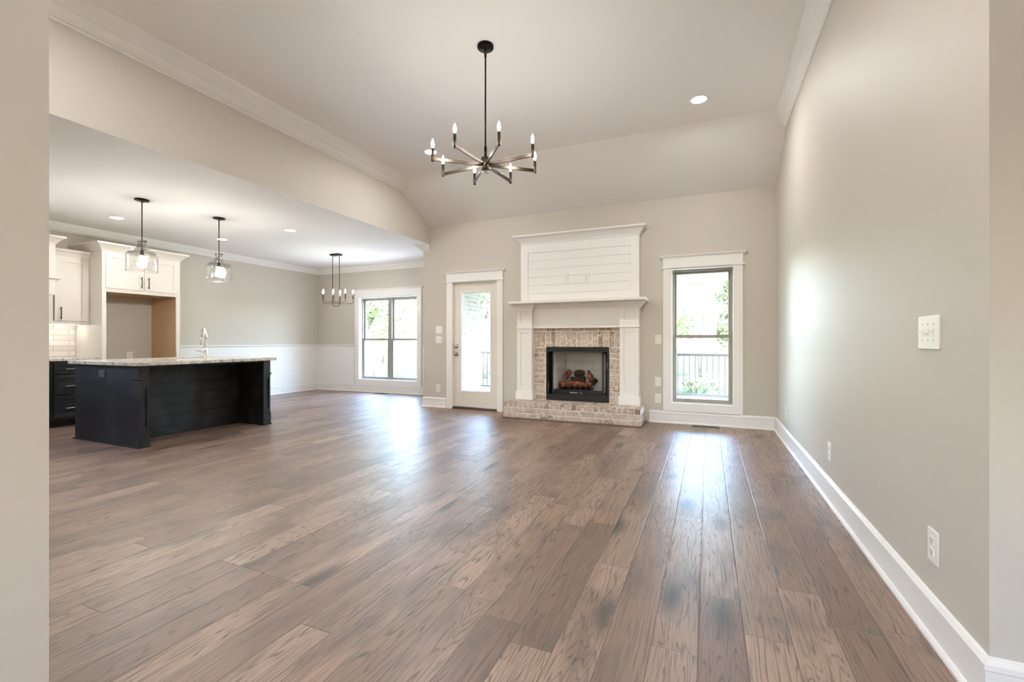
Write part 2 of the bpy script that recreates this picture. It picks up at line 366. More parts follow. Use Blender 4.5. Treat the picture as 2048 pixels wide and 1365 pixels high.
struct('ceiling_slope', MB().prism([(5.40, ZC), (6.44, 3.002), (6.60, 3.002), (6.60, 3.10), (5.40, 3.64)], 0, XH-.14, .90), CEIL, 'sloping white ceiling band above the fireplace wall', 'ceiling')
struct('ceiling_kitchen', B(XK-.15, XH-.14, YN, YD+.18, ZK, ZK+.15).box(XH-.14, XH-.0005, YN, YB, ZK, ZK+.002), CEIL, 'lower white ceiling over the kitchen and dining area', 'ceiling')
struct('roof', B(-8.7, 3.2, -5.0, 7.1, 3.66, 3.82), plain('roof_felt', (.2, .19, .18, 1), .9), 'unseen roof deck with front overhang lengthened to block the sun', 'roof')  # unseen slab stops light leaks; front overhang added to block the sun

BBP = [(0, 0), (.028, 0), (.028, .010), (.020, .022), (.015, .024), (.015, .125), (.019, .130), (.019, .146), (.010, .160), (0, .164)]
def baseboard(name, path, side, label): return struct(name, MB().sweep(BBP, path, side), WHITE, label, 'baseboard')
baseboard('baseboard_right', [(XR, YB), (XR, 1.80), (2.30, 1.80)], 1, 'white baseboard along the right wall and round its near corner')
baseboard('baseboard_back', [(-.74, YB), (XR-.02, YB)], 1, 'white baseboard below the tall window right of the hearth')
baseboard('baseboard_door', [(-4.40, YB+.10), (-4.40, YB), (-3.95, YB)], 1, 'short white baseboard left of the glazed door')
baseboard('baseboard_dining', [(XK, 4.44), (XK, YD), (-4.44, YD)], 1, 'white baseboard along the dining wainscot')
baseboard('baseboard_foyer', [(-1.50, YN-.02), (-1.50, -2.98)], -1, 'white baseboard of the entry hall')

def crown(d, p, zc):
    return [(0, zc), (p, zc), (p, zc-.010), (p-.012, zc-.018), (p*.80, zc-d*.28), (p*.60, zc-d*.46), (p*.56, zc-d*.50), (p*.50, zc-d*.52), (p*.30, zc-d*.76), (p*.16, zc-d*.88), (.018, zc-d*.90), (.018, zc-d*.96), (.008, zc-d), (0, zc-d)]
struct('trim_header_crown', MB().sweep(crown(.122, .26, ZC), [(XH, YN), (XH, 5.72)], 1), WHITE, 'wide white crown moulding on top of the header beam', 'crown moulding')
struct('trim_right_crown', MB().sweep(crown(.120, .125, ZC), [(XR, 5.66), (XR, 1.80), (2.3, 1.80)], 1), WHITE, 'white crown moulding on top of the right wall', 'crown moulding')
struct('trim_kitchen_crown', MB().sweep(crown(.11, .11, ZK), [(XK, YN), (XK, YD), (-4.40, YD), (-4.40, YB), (-4.28, YB)], 1), WHITE, 'white crown moulding round the kitchen and dining ceiling', 'crown moulding')
# wainscot: shiplap boards with a cap rail
def boards(m, axis, a0, a1, t0, t1, zs, gap=.003):
    for z0, z1 in zip(zs[:-1], zs[1:]):
        if axis == 0: m.box(a0, a1, t0, t1, z0+gap/2, z1-gap/2)
        else: m.box(t0, t1, a0, a1, z0+gap/2, z1-gap/2)
m = MB(); zs = [.15+.14*i for i in range(7)]; zs[-1] = .985
boards(m, 1, 4.43, YD, XK, XK+.012, zs); boards(m, 0, XK+.012, -7.10, YD-.012, YD, zs); boards(m, 0, -5.33, -4.40, YD-.012, YD, zs)
m.box(XK, XK+.004, 4.43, YD, .1, .985); m.box(XK, -7.10, YD-.004, YD, .1, .985)
struct('trim_wainscot', m, WALLW, 'white shiplap wainscot below the dining chair rail', 'wainscot')
RP = [(0, .985), (.012, .985), (.018, .995), (.030, 1.000), (.030, 1.018), (.0, 1.022)]
struct('trim_chair_rail', MB().sweep(RP, [(XK, 4.43), (XK, YD), (-7.10, YD)], 1).sweep(RP, [(-5.33, YD), (-4.41, YD)], 1), WALLW, 'white chair rail capping the dining wainscot', 'chair rail')

# ------------------------------------------------------------------ windows and door
def head_casing(m, x0, x1, z0, y, box_h=.115):
    m.box(x0-.022, x1+.022, y-.030, y, z0, z0+.018)
    m.box(x0-.002, x1+.002, y-.020, y, z0+.018, z0+.018+box_h)
    z = z0+.018+box_h; pr = [(0, z), (.022, z), (.026, z+.010), (.040, z+.022), (.044, z+.036), (0, z+.036)]
    m.sweep(pr, [(x0-.002, y), (x0-.002, y-.0001), (x1+.002, y-.0001), (x1+.002, y)], 1)
def sash(parent, name, x0, x1, z0, z1, y, w=.030, t=.035):
    wb = .046 if name == 'upper_sash' else w; wt = .046 if name == 'lower_sash' else w
    m = MB(); m.box(x0, x0+w, y, y+t, z0, z1); m.box(x1-w, x1, y, y+t, z0, z1); m.box(x0+w, x1-w, y, y+t, z0, z0+wb); m.box(x0+w, x1-w, y, y+t, z1-wt, z1)
    s = m.build(name, SASH, parent, .003); s['label'] = 'grey-tan sash frame'
    B(x0+w-.004, x1-w+.004, y+t/2-.003, y+t/2+.003, z0+wb-.004, z1-wt+.004).build('pane', PANE, s)
def window(name, label, op, y, units, casing_bottom, zmeet):
    r = thing(name, label, 'window', ((op[0]+op[1])/2, y, op[2]), None, 'structure'); x0, x1, z0, z1 = op; cw = .098
    m = MB(); m.box(x0-cw, x0+.004, y-.02, y, casing_bottom, z1+.004); m.box(x1-.004, x1+cw, y-.02, y, casing_bottom, z1+.004); m.box(x0+.004, x1-.004, y-.02, y, casing_bottom, z0+.004)
    head_casing(m, x0-cw, x1+cw, z1+.004, y); m.build('casing', WHITE, r, .002)
    j = MB(); d = .085; j.box(x0, x0+.012, y-.018, y+d, z0, z1); j.box(x1-.012, x1, y-.018, y+d, z0, z1); j.box(x0+.012, x1-.012, y-.018, y+d, z1-.012, z1); j.box(x0+.012, x1-.012, y-.018, y+d, z0, z0+.012)
    j.build('jamb', WHITE, r)
    f = MB(); fw = .022; a0, a1, b0, b1 = x0+.012, x1-.012, z0+.012, z1-.012; yy = y+d
    f.box(x0, a0+fw, yy, yy+.09, z0, z1); f.box(a1-fw, x1, yy, yy+.09, z0, z1); f.box(a0+fw, a1-fw, yy, yy+.09, z0, b0+fw); f.box(a0+fw, a1-fw, yy, yy+.09, b1-fw, z1)
    xs = [a0+fw + (a1-a0-2*fw)*i/units for i in range(units+1)]; mw = .045
    for xm in xs[1:-1]: f.box(xm-mw, xm+mw, yy-.004, yy+.09, b0+fw, b1-fw)
    f.build('window_frame', SASH, r, .002)['label'] = 'grey-tan window frame'
    for i in range(units):
        u0 = xs[i] + (mw if i else 0); u1 = xs[i+1] - (mw if i < units-1 else 0)
        sash(r, 'upper_sash', u0, u1, zmeet-.023, b1-fw, yy+.050); sash(r, 'lower_sash', u0, u1, b0+fw, zmeet+.023, yy+.012)
    return r
window('window_1', 'tall white-cased sash window right of the fireplace overlooking the porch', W1, YB, 1, .168, 1.160)
window('window_2', 'wide twin sash window in the dining corner overlooking the lawn', W2, YD, 2, .155, 1.135)

d = thing('door_1', 'cream full-glass porch door with two knobs left of the fireplace', 'door', ((DX0+DX1)/2, YB, 0), None, 'structure')
m = MB(); m.box(DX0-.10, DX0+.006, YB-.02, YB, 0, 2.055); m.box(DX1-.006, DX1+.09, YB-.02, YB, 0, 2.055); head_casing(m, DX0-.10, DX1+.09, 2.055, YB, .112); m.build('casing', WHITE, d, .002)
m = MB(); m.box(DX0, DX0+.010, YB-.005, YB+.15, 0, 2.05); m.box(DX1-.010, DX1, YB-.005, YB+.15, 0, 2.05); m.box(DX0+.01, DX1-.01, YB-.005, YB+.15, 2.040, 2.05); m.build('jamb', WHITE, d)
x0, x1, g0, g1 = DX0+.012, DX1-.012, -3.690, -3.158; y0, y1 = YB+.030, YB+.075
m = MB(); m.box(x0, g0, y0, y1, .035, 2.036); m.box(g1, x1, y0, y1, .035, 2.036); m.box(g0, g1, y0, y1, .035, .285); m.box(g0, g1, y0, y1, 1.890, 2.036)
slab = m.build('door_slab', paint('door_paint', srgb(224, 218, 208), .35), d, .001)
m = MB(); fw = .024
for yy in (y0-.008, y1-.002): m.box(g0-.012, g0+fw-.012, yy, yy+.010, .273, 1.902); m.box(g1-fw+.012, g1+.012, yy, yy+.010, .273, 1.902); m.box(g0+fw-.012, g1-fw+.012, yy, yy+.010, .273, .273+fw); m.box(g0+fw-.012, g1-fw+.012, yy, yy+.010, 1.902-fw, 1.902)
m.build('glass_frame', WHITE, slab, .003)
B(g0, g1, YB+.049, YB+.055, .285, 1.890).build('pane', PANE, slab)
def knob(name, x, y, z, r, dep):
    m = MB(); prof = [(.0, 0), (r*1.05, 0), (r*1.05, .006), (r*.45, .010), (r*.42, dep*.5), (r*.85, dep*.62), (r*.9, dep*.85), (r*.6, dep), (0, dep)]
    n = 20; b = 0
    for rr, t in prof:
        for k in range(n): a = 2*pi*k/n; m.v.append((x+rr*cos(a), y-t, z+rr*sin(a)))
    for i in range(len(prof)-1):
        for k in range(n): j = (k+1) % n; m.face((i*n+k, i*n+j, (i+1)*n+j, (i+1)*n+k), True)
    return m.build(name, DCHROME, slab)
knob('knob', -3.775, y0+.001, .885, .030, .060)['label'] = 'satin nickel door knob'
knob('deadbolt', -3.775, y0+.001, 1.015, .030, .028)['label'] = 'satin nickel deadbolt'
for z in (.27, 1.02, 1.80): MB().tube([(DX1-.012, y0-.004, z-.05), (DX1-.012, y0-.004, z+.05)], .007).build('hinge', DCHROME, d)
m = MB(); m.box(x0-.012, x0+.002, y0-.003, y0+.03, .86, .91); m.box(x0-.012, x0+.002, y0-.003, y0+.03, .985, 1.045); m.build('strike_plate', DCHROME, d)
B(DX0, DX1, YB-.01, YB+.18, 0, .030).build('threshold', plain('dark_threshold', (.06, .045, .035, 1), .5), d)

d2 = thing('door_2', 'double glass entry door behind the viewpoint', 'door', (-.09, -3.0, 0), None, 'structure')
m = MB()
for a, b in ((-.52, -.10), (-.08, .34)):
    m.box(a, a+.10, -3.09, -3.04, .01, 2.10); m.box(b-.10, b, -3.09, -3.04, .01, 2.10); m.box(a+.10, b-.10, -3.09, -3.04, .01, .68); m.box(a+.10, b-.10, -3.09, -3.04, 1.95, 2.10)
m.build('door_slab', WHITE, d2)
m = MB(); m.box(-.42, -.20, -3.068, -3.062, .68, 1.95); m.box(.02, .24, -3.068, -3.062, .68, 1.95); m.build('pane', PANE, d2)
w3 = thing('added_window_3', 'small unseen window added to light the entry walls', 'window', (1.125, -3.0, .95), None, 'structure')  # added to bring more daylight onto the entry walls
m = MB(); m.box(.95, .98, -3.12, -3.03, .95, 1.90); m.box(1.27, 1.30, -3.12, -3.03, .95, 1.90); m.box(.98, 1.27, -3.12, -3.03, .95, .98); m.box(.98, 1.27, -3.12, -3.03, 1.87, 1.90); m.build('window_frame', SASH, w3)
B(.98, 1.27, -3.075, -3.07, .98, 1.87).build('pane', PANE, w3)
w4 = thing('added_window_4', 'unseen window added to brighten the kitchen ceiling with daylight', 'window', (XK, 1.08, 1.36), None, 'structure')  # added out of view to brighten the kitchen ceiling
m = MB(); m.box(XK-.12, XK-.04, .75, .79, 1.36, 2.45); m.box(XK-.12, XK-.04, 1.36, 1.40, 1.36, 2.45); m.box(XK-.12, XK-.04, .79, 1.36, 1.36, 1.40); m.box(XK-.12, XK-.04, .79, 1.36, 2.41, 2.45); m.build('window_frame', SASH, w4)
B(XK-.085, XK-.08, .79, 1.36, 1.40, 2.41).build('pane', PANE, w4)
m = MB(); m.box(XK, XK+.02, .66, .75, 1.345, 2.54); m.box(XK, XK+.02, 1.40, 1.49, 1.345, 2.54); m.box(XK, XK+.02, .75, 1.40, 2.45, 2.54); m.build('casing', WHITE, w4)

# ------------------------------------------------------------------ fireplace
fp = thing('fireplace', 'white panelled mantel fireplace with whitewashed brick surround and raised hearth', 'fireplace', (-1.74, YB, 0))
def jit(a): return random.uniform(-a, a)
# hearth
hx0, hx1, hy0, hz = -2.695, -.785, 5.912, .236
B(hx0+.006, hx1-.006, hy0+.006, YB, .0, hz-.005).build('hearth_mortar', MORTAR, fp)
m = MB()
def bk(x0, x1, y0, y1, z0, z1, j=.0015): m.box(x0+jit(j), x1+jit(j), y0+jit(j), y1, z0+jit(j), z1+jit(j))
n = 25; p = (hx1-hx0)/n
for i in range(n):
    a = hx0+i*p
    bk(a+.005, a+p-.005, hy0, hy0+.20, .165, hz); bk(a+.005, a+p-.005, hy0+.21, hy0+.40, .166, hz-.001); bk(a+.005, a+p-.005, hy0+.41, YB-.01, .166, hz-.001)
for row, (z0, z1) in enumerate(((.018, .078), (.090, .154))):
    L = .205; a = hx0 - (L/2 if row else .06)
    while a < hx1:
        bk(max(a, hx0)+.005, min(a+L, hx1)-.005, hy0, hy0+.09, z0, z1); a += L
    b = hy0+.10
    while b < YB-.02: bk(hx1-.09, hx1, b, min(b+.19, YB-.005), z0, z1); bk(hx0, hx0+.09, b, min(b+.19, YB-.005), z0, z1); b += .20
m.build('hearth_brick', BRICK, fp, .004)
m = MB(); m.sweep([(0, 0), (.016, 0), (.015, .008), (.010, .014), (0, .017)], [(hx0, YB), (hx0, hy0), (hx1, hy0), (hx1, YB)], -1)
m.sweep([(0, 0), (.016, 0), (.015, .008), (.010, .014), (0, .017)], [(hx0, YB), (hx0, hy0), (hx1, hy0), (hx1, YB)], 1); m.build('quarter_round', QROUND, fp)['label'] = 'dark stained quarter-round strip'
# brick surround
bx0, bx1, by = -2.40, -1.085, YB-.088; fx0, fx1, fz0, fz1 = -2.190, -1.270, .240, 1.010
m = MB(); m.box(bx0, fx0-.004, by+.004, YB, hz-.005, 1.315); m.box(fx1+.004, bx1, by+.004, YB, hz-.005, 1.315); m.box(fx0-.004, fx1+.004, by+.004, YB, fz1+.004, 1.315); m.build('surround_mortar', MORTAR, fp)
m = MB(); z = hz+.008; h = .066
while z+h < fz1+.02:
    bk(bx0, fx0-.010-random.choice((0, .015)), by, by+.07, z, z+h); bk(fx1+.012, bx1, by, by+.07, z, z+h); z += h+.0108
a = bx0-.03; zt = z+.004
while a < bx1: bk(max(a, bx0), min(a+.066, bx1), by, by+.07, zt, 1.232); a += .0776
a = bx0-.02
while a < bx1: bk(max(a, bx0), min(a+.19, bx1), by, by+.07, 1.244, 1.312); a += .2015
m.build('surround_brick', BRICK, fp, .004)
# mantel
def framed(m, x0, x1, z0, z1, y, yb, l, r, b, t, rec=.012):
    m.box(x0, x0+l, y, yb, z0, z1); m.box(x1-r, x1, y, yb, z0, z1); m.box(x0+l, x1-r, y, yb, z0, z0+b); m.box(x0+l, x1-r, y, yb, z1-t, z1); m.box(x0+l, x1-r, y+rec, yb, z0+b, z1-t)
    g = .006   # small bead inside the frame
    for q in ((x0+l, x0+l+g, z0+b, z1-t), (x1-r-g, x1-r, z0+b, z1-t)): m.box(q[0], q[1], y+.004, y+rec, q[2], q[3])
    for q in ((z0+b, z0+b+g), (z1-t-g, z1-t)): m.box(x0+l+g, x1-r-g, y+.004, y+rec, q[0], q[1])
py = YB-.20; cove = lambda z0, z1, p: [(0, z0), (.012, z0), (.014, z0+.012), (p*.35, z0+(z1-z0)*.35), (p*.70, z0+(z1-z0)*.72), (p, z1-.012), (p, z1), (0, z1)]
for x0, x1 in ((-2.610, -2.375), (-1.104, -.853)):
    m = MB(); m.box(x0-.016, x1+.016, py-.016, YB, hz, .350); m.prism([(py-.016, .350), (py, .366), (YB, .366), (YB, .350)], 0, x0-.004, x1+.004)
    framed(m, x0, x1, .360, 1.285, py, YB, .055, .055, .07, .06)
    m.box(x0-.012, x1+.012, py-.012, YB, 1.285, 1.306)
    framed(m, x0, x1, 1.306, 1.560, py, YB, .055, .055, .06, .045)
    m.sweep(cove(1.548, 1.640, .078), [(x0, YB-.02), (x0, py), (x1, py), (x1, YB-.02)], 1)
    m.build('pilaster', WHITE, fp, .0015)
fy = YB-.135; m = MB(); xa, xb = -2.372, -1.106
framed(m, xa, (xa+xb)/2, 1.300, 1.566, fy, YB, .07, .020, .06, .040); framed(m, (xa+xb)/2, xb, 1.300, 1.566, fy, YB, .020, .07, .06, .040)
m.box(xa, xb, fy-.010, YB, 1.285, 1.300); m.sweep(cove(1.560, 1.640, .060), [(xa, fy), (xb, fy)], 1); m.build('frieze', WHITE, fp, .0015)
sx0, sx1, sy = -2.690, -.748, YB-.350
B(sx0, sx1, sy, YB, 1.640, 1.676).build('mantel_shelf', WHITE, fp, .004)
ox0, ox1, oy = -2.590, -.862, YB-.10
m = MB(); m.box(ox0, ox0+.115, oy, YB, 1.676, 2.56); m.box(ox1-.115, ox1, oy, YB, 1.676, 2.56); m.box(ox0+.115, ox1-.115, oy, YB, 2.41, 2.56); m.build('overmantel_frame', WHITE, fp, .0015)
m = MB(); m.box(ox0+.11, ox1-.11, oy+.018, YB, 1.676, 2.42); boards(m, 0, ox0+.115, ox1-.115, oy+.010, oy+.018, [1.678+.1225*i for i in range(6)]+[2.412], .004); m.build('shiplap_panel', WHITE, fp, .001)
m = MB(); m.sweep([(0, 2.545), (.010, 2.545), (.012, 2.560), (.030, 2.585), (.062, 2.625), (.095, 2.642), (.100, 2.648), (.100, 2.666), (0, 2.666)], [(ox0, YB), (ox0, oy), (ox1, oy), (ox1, YB)], 1); m.build('overmantel_crown', WHITE, fp)

# firebox insert
fb = thing('firebox', 'black-framed firebox insert set in the brick surround', 'firebox', (-1.73, YB-.1, .25)); yf = by-.010
m = MB(); m.box(fx0, fx1, yf, yf+.05, .945, 1.008); m.box(fx0, fx1, yf, yf+.05, .242, .330); m.box(fx0, fx0+.022, yf, yf+.05, .330, .945); m.box(fx1-.022, fx1, yf, yf+.05, .330, .945)
for k in range(3): m.box(fx0+.03, fx1-.03, yf-.004, yf, .957+k*.016, .965+k*.016)
m.build('frame', BLACKP, fb, .003)
m = MB(); X0, X1, yb2 = fx0+.004, fx1-.004, 6.80
m.box(X0, X0+.012, yf+.05, yb2, .24, 1.006); m.box(X1-.012, X1, yf+.05, yb2, .24, 1.006); m.box(X0, X1, yf+.05, yb2, .992, 1.006); m.box(X0, X1, yb2, yb2+.012, .24, 1.006); m.box(X0, X1, yf+.05, yb2, .242, .262); m.build('shell', BLACKP, fb)
rx0, rx1 = -2.005, -1.47; ry = 6.74
m = MB(); zz = [.27, .40, .53, .66, .79, .92, .990]
for i in range(6):
    xs = [rx0, -1.86, -1.60, rx1] if i % 2 else [rx0, -1.73, rx1]
    for a, b in zip(xs[:-1], xs[1:]): m.box(a+.0015, b-.0015, ry, ry+.03, zz[i]+.0015, zz[i+1]-.0015)
m.build('back_panel', REFR, fb, .002)
for sx, ex in ((X0+.10, rx0), (X1-.10, rx1)):
    m = MB()
    for i in range(6): m.prism([(sx, yf+.12), (ex, ry), (ex+(-.03 if ex < -1.7 else .03), ry), (sx+(-.03 if ex < -1.7 else .03), yf+.12)], 2, zz[i]+.0015, zz[i+1]-.0015)
    m.build('side_panel', REFR, fb)
B(X0+.02, X1-.02, yf+.06, ry, .262, .275).build('fire_floor', BLACKP, fb)
for sgn, xe in ((1, fx0+.024), (-1, fx1-.024)):
    m = MB()
    for (xa, ya), (xc, yc) in (((xe, yf+.03), (xe+sgn*.045, yf+.16)), ((xe+sgn*.050, yf+.16), (xe+sgn*.070, yf+.03))):
        dd = Vector((xc-xa, yc-ya, 0)); L = dd.length; dn = dd.normalized()
        for tt in (.008, L-.008): q = Vector((xa, ya, 0))+dn*tt; m.obox((q.x, q.y, .637), dn, (.008, .006, .300))
        for z in (.346, .930): q = Vector((xa, ya, 0))+dn*(L/2); m.obox((q.x, q.y, z), dn, (L/2-.016, .006, .010))
    dr = m.build('folding_door', BLACKP, fb)
    m = MB()
    for (xa, ya), (xc, yc) in (((xe, yf+.03), (xe+sgn*.045, yf+.16)), ((xe+sgn*.050, yf+.16), (xe+sgn*.070, yf+.03))):
        dd = Vector((xc-xa, yc-ya, 0)); L = dd.length; dn = dd.normalized(); q = Vector((xa, ya, 0))+dn*(L/2); m.obox((q.x, q.y, .638), dn, (L/2-.016, .002, .280))
    m.build('glass', DOORG, dr)
    MB().tube([(xe+sgn*.006, yf+.018, .36 if sgn > 0 else .70), (xe+sgn*.006, yf+.018, .50 if sgn > 0 else .80)], .005).build('handle', CHROME, dr)['label'] = 'bright metal pull'
m = MB()
for k in range(6): gx = -2.02+k*.088; m.tube([(gx, 6.445, .470), (gx, 6.452, .392), (gx, 6.66, .398)], .008, 6)
m.tube([(-2.05, 6.47, .388), (-1.56, 6.47, .388)], .008, 6); m.tube([(-2.05, 6.64, .392), (-1.56, 6.64, .392)], .008, 6)
for x in (-2.02, -1.58):
    for y in (6.47, 6.64): m.tube([(x, y, .274), (x, y, .39)], .007, 6)
m.build('grate', BLACKM, fb)
m = MB(); m.box(fx0+.10, fx1-.10, 6.395, 6.410, .276, .392); m.build('control_panel', BLACKP, fb)
m = MB()
for k in range(11): m.box(-1.850+k*.0105, -1.842+k*.0105, 6.3935, 6.3952, .345, .345+random.uniform(.008, .014))
m.build('lettering', WRITE, fb)
for x in (-1.700, -1.676): B(x, x+.008, 6.3935, 6.3952, .342, .354).build('indicator_mark', WRITE, fb)
def log(label, pts, r, mat, seed):
    rnd = random.Random(seed); P = [Vector((-1.80+(p[0]+1.755)*1.08, p[1], .455+(p[2]-.400)*1.02)) for p in pts]; r = [q*1.12 for q in r]; fine = []; rr = []
    for i in range(len(P)-1):
        for k in range(6): t = k/6; fine.append(P[i].lerp(P[i+1], t)); rr.append(r[i]*(1-t)+r[i+1]*t)
    fine.append(P[-1]); rr.append(r[-1]); m = MB(); m.tube(fine, [q*rnd.uniform(.88, 1.1) for q in rr], 14)
    m.v = [(x+rnd.uniform(-.004, .004), y+rnd.uniform(-.004, .004), z+rnd.uniform(-.004, .004)) for x, y, z in m.v]
    return tag(m.build('fire_log', mat), label, 'log', 'ceramic logs on the fire grate')
log('long reddish front log lying across the grate teeth', [(-1.985, 6.520, .400), (-1.75, 6.515, .404), (-1.535, 6.512, .400)], [.038, .042, .038], LOG, 1)
log('blackened log lying across the middle of the fire', [(-1.84, 6.61, .462), (-1.74, 6.612, .474), (-1.645, 6.615, .470)], [.038, .046, .042], CHAR, 2)
log('brown log leaning up at the left of the fire', [(-1.925, 6.605, .490), (-1.900, 6.620, .535), (-1.860, 6.655, .590)], [.036, .040, .030], LOG, 3)
log('pointed brown log standing at the right of the fire', [(-1.545, 6.600, .455), (-1.570, 6.61, .510), (-1.600, 6.63, .600)], [.044, .040, .012], LOG, 4)
log('dark round log topping the centre of the fire', [(-1.80, 6.665, .548), (-1.73, 6.650, .566), (-1.665, 6.660, .556)], [.034, .040, .032], CHAR, 5)
log('short dark log behind the right end of the fire', [(-1.57, 6.685, .40), (-1.50, 6.690, .47)], [.034, .030], CHAR, 6)

# ------------------------------------------------------------------ plates on the walls
def plate(name, label, cat, kind, pos, normal, w, h, group=None, mat=None, gangs=1, rot=False):
    """pos is the centre on the wall face; normal one of '-y','-x','+x'."""
    r = thing(name, label, cat, pos, group); T = {'-y': lambda u, n, z: (pos[0]+u, pos[1]-n, pos[2]+z), '-x': lambda u, n, z: (pos[0]-n, pos[1]-u, pos[2]+z), '+x': lambda u, n, z: (pos[0]+n, pos[1]+u, pos[2]+z)}[normal]
    def bx(m, u0, u1, n0, n1, z0, z1):
        if rot: u0, u1, z0, z1 = z0, z1, u0, u1
        a = T(u0, n0, z0); b = T(u1, n1, z1); m.box(a[0], b[0], a[1], b[1], a[2], b[2])
    m = MB(); bx(m, -w/2, w/2, -.001, .006, -h/2, h/2); m.build('cover_plate', mat or PLATE, r, .0025)
    if kind == 'outlet':
        for s in (-1, 1):
            m = MB(); bx(m, -.017, .017, .005, .009, s*.021-.015, s*.021+.015); f = m.build('socket', mat or PLATE, r, .003)
            m = MB(); bx(m, -.009, -.006, .0085, .0095, s*.021-.002, s*.021+.008); bx(m, .006, .009, .0085, .0095, s*.021-.002, s*.021+.007); bx(m, -.003, .003, .0085, .0095, s*.021-.011, s*.021-.006); m.build('slots', SLOT, f)
    if kind == 'switch':
        for g in range(gangs):
            u = (g-(gangs-1)/2)*.046; m = MB(); bx(m, u-.006, u+.006, .005, .008, -.013, .013); f = m.build('toggle', PLATE, r, .001)
            m = MB(); bx(m, u-.004, u+.004, .008, .019, .0 if g != 1 else -.009, .009 if g != 1 else .0); m.build('lever', PLATE, f, .001)
            
            for zs_ in (-.0305, .0305): m = MB(); bx(m, u-.0025, u+.0025, .006, .0068, zs_-.0025, zs_+.0025); m.build('screw', DCHROME, f)
    if kind == 'rocker':
        m = MB(); bx(m, -.017, .017, .005, .009, -.034, .034); f = m.build('rocker', PLATE, r, .002)
    if kind == 'cable':
        for z in (-.030, 0, .030): m = MB(); bx(m, -.005, .005, .005, .010, z-.005, z+.005); m.build('jack', SLOT, r)
    return r
plate('light_switch', 'double toggle switch, upper of the pair left of the glazed door', 'light switch', 'switch', (-4.092, YB, 1.285), '-y', .125, .125, 'double switches by the porch door', gangs=2)
plate('light_switch', 'double toggle switch, lower of the pair left of the glazed door', 'light switch', 'switch', (-4.092, YB, 1.122), '-y', .125, .122, 'double switches by the porch door', gangs=2)
plate('wall_outlet', 'white outlet low on the wall left of the glazed door', 'outlet', 'outlet', (-4.11, YB, .318), '-y', .085, .128)
plate('light_switch', 'white rocker switch between mantel and tall window', 'light switch', 'rocker', (-.623, YB, 1.12), '-y', .082, .125)
plate('blank_plate', 'blank white plate between hearth and tall window, above the outlet', 'wall plate', 'blank', (-.627, YB, .55), '-y', .080, .125)
plate('wall_outlet', 'white outlet low on the wall between hearth and tall window', 'outlet', 'outlet', (-.627, YB, .325), '-y', .080, .126)
plate('wall_outlet', 'white outlet above the mantel, left of the two plates', 'outlet', 'outlet', (-1.882, oy+.010, 2.005), '-y', .072, .122)
plate('cable_plate', 'white cable plate above the mantel, right of the two plates', 'wall plate', 'cable', (-1.590, oy+.010, 1.996), '-y', .072, .122)
plate('light_switch', 'triple toggle switch on the right wall near its front corner', 'light switch', 'switch', (XR, 2.193, 1.132), '-x', .176, .126, gangs=3)
plate('wall_outlet', 'white outlet on the right wall below the triple switch', 'outlet', 'outlet', (XR, 2.157, .342), '-x', .082, .122)
plate('wall_outlet', 'white outlet halfway along the right wall above the baseboard', 'outlet', 'outlet', (XR, 3.72, .342), '-x', .082, .122)
plate('wall_outlet', 'white outlet at the far end of the right wall beside the tall window', 'outlet', 'outlet', (XR, 5.635, .330), '-x', .082, .122)
plate('wall_outlet', 'white outlet inside the empty refrigerator alcove', 'outlet', 'outlet', (XK, 4.072, .875), '+x', .082, .122)
plate('wall_outlet', 'white outlet set sideways in the dining baseboard left of the window', 'outlet', 'outlet', (-7.24, YD-.015, .070), '-y', .07, .112, rot=True)
plate('wall_outlet', 'white outlet set sideways in the baseboard behind the island', 'outlet', 'outlet', (XK+.015, 6.83, .070), '+x', .07, .112, rot=True)

def floor_vent(x0, x1, y0, y1, label, n):
    r = thing('floor_vent', label, 'floor vent', ((x0+x1)/2, (y0+y1)/2, 0), 'metal vents set in the floor')
    m = MB(); m.box(x0, x1, y0, y0+.018, 0, .006); m.box(x0, x1, y1-.018, y1, 0, .006); m.box(x0, x0+.02, y0+.018, y1-.018, 0, .006); m.box(x1-.02, x1, y0+.018, y1-.018, 0, .006)
    m.build('frame', plain('vent_bronze', (.10, .07, .055, 1), .4), r)
    m = MB(); s = (x1-x0-.04)/n
    for k in range(n+1): m.box(x0+.018+k*s, x0+.022+k*s, y0+.016, y1-.016, .001, .005)
    m.build('louvers', plain('vent_louver', (.12, .09, .07, 1), .4), r); B(x0+.018, x1-.018, y0+.016, y1-.016, 0, .0012).build('duct_shade', plain('vent_shade', (.01, .01, .01, 1), .9), r)  # flat black sheet stands in for the shade below the louvers
floor_vent(-.20, .13, 6.255, 6.365, 'long brown metal floor vent below the tall window', 20)
floor_vent(-6.40, -6.10, 7.545, 7.655, 'small brown floor vent below the twin dining window', 18)

# ------------------------------------------------------------------ ceiling lights
def recessed(x, y, z, label, group):
    r = thing('recessed_light', label, 'recessed light', (x, y, z), group)
    MB().lathe([(.066, -.0005), (.066, -.007), (.086, -.005), (.090, -.0005)], (x, y, z), 32, True).build('trim_ring', WHITE, r)
    m = MB(); b = 24
    m.v = [(x+.066*cos(2*pi*k/b), y+.066*sin(2*pi*k/b), z-.004) for k in range(b)]; m.face(range(b)); m.build('lens', CANM if z > 3 else KCANM, r)
recessed(-.086, 4.87, ZC, 'lit recessed light in the high ceiling right of the chandelier', 'lights in the high ceiling')
recessed(-3.231, 4.87, ZC, 'lit recessed light in the high ceiling behind the left chandelier arm', 'lights in the high ceiling')
recessed(-.086, 1.35, ZC, 'unseen recessed light added above the viewpoint on the right', 'lights in the high ceiling')  # extra can out of view, added to light the room
recessed(-3.231, 1.35, ZC, 'unseen recessed light added above the viewpoint on the left', 'lights in the high ceiling')  # second added can, kept out of view
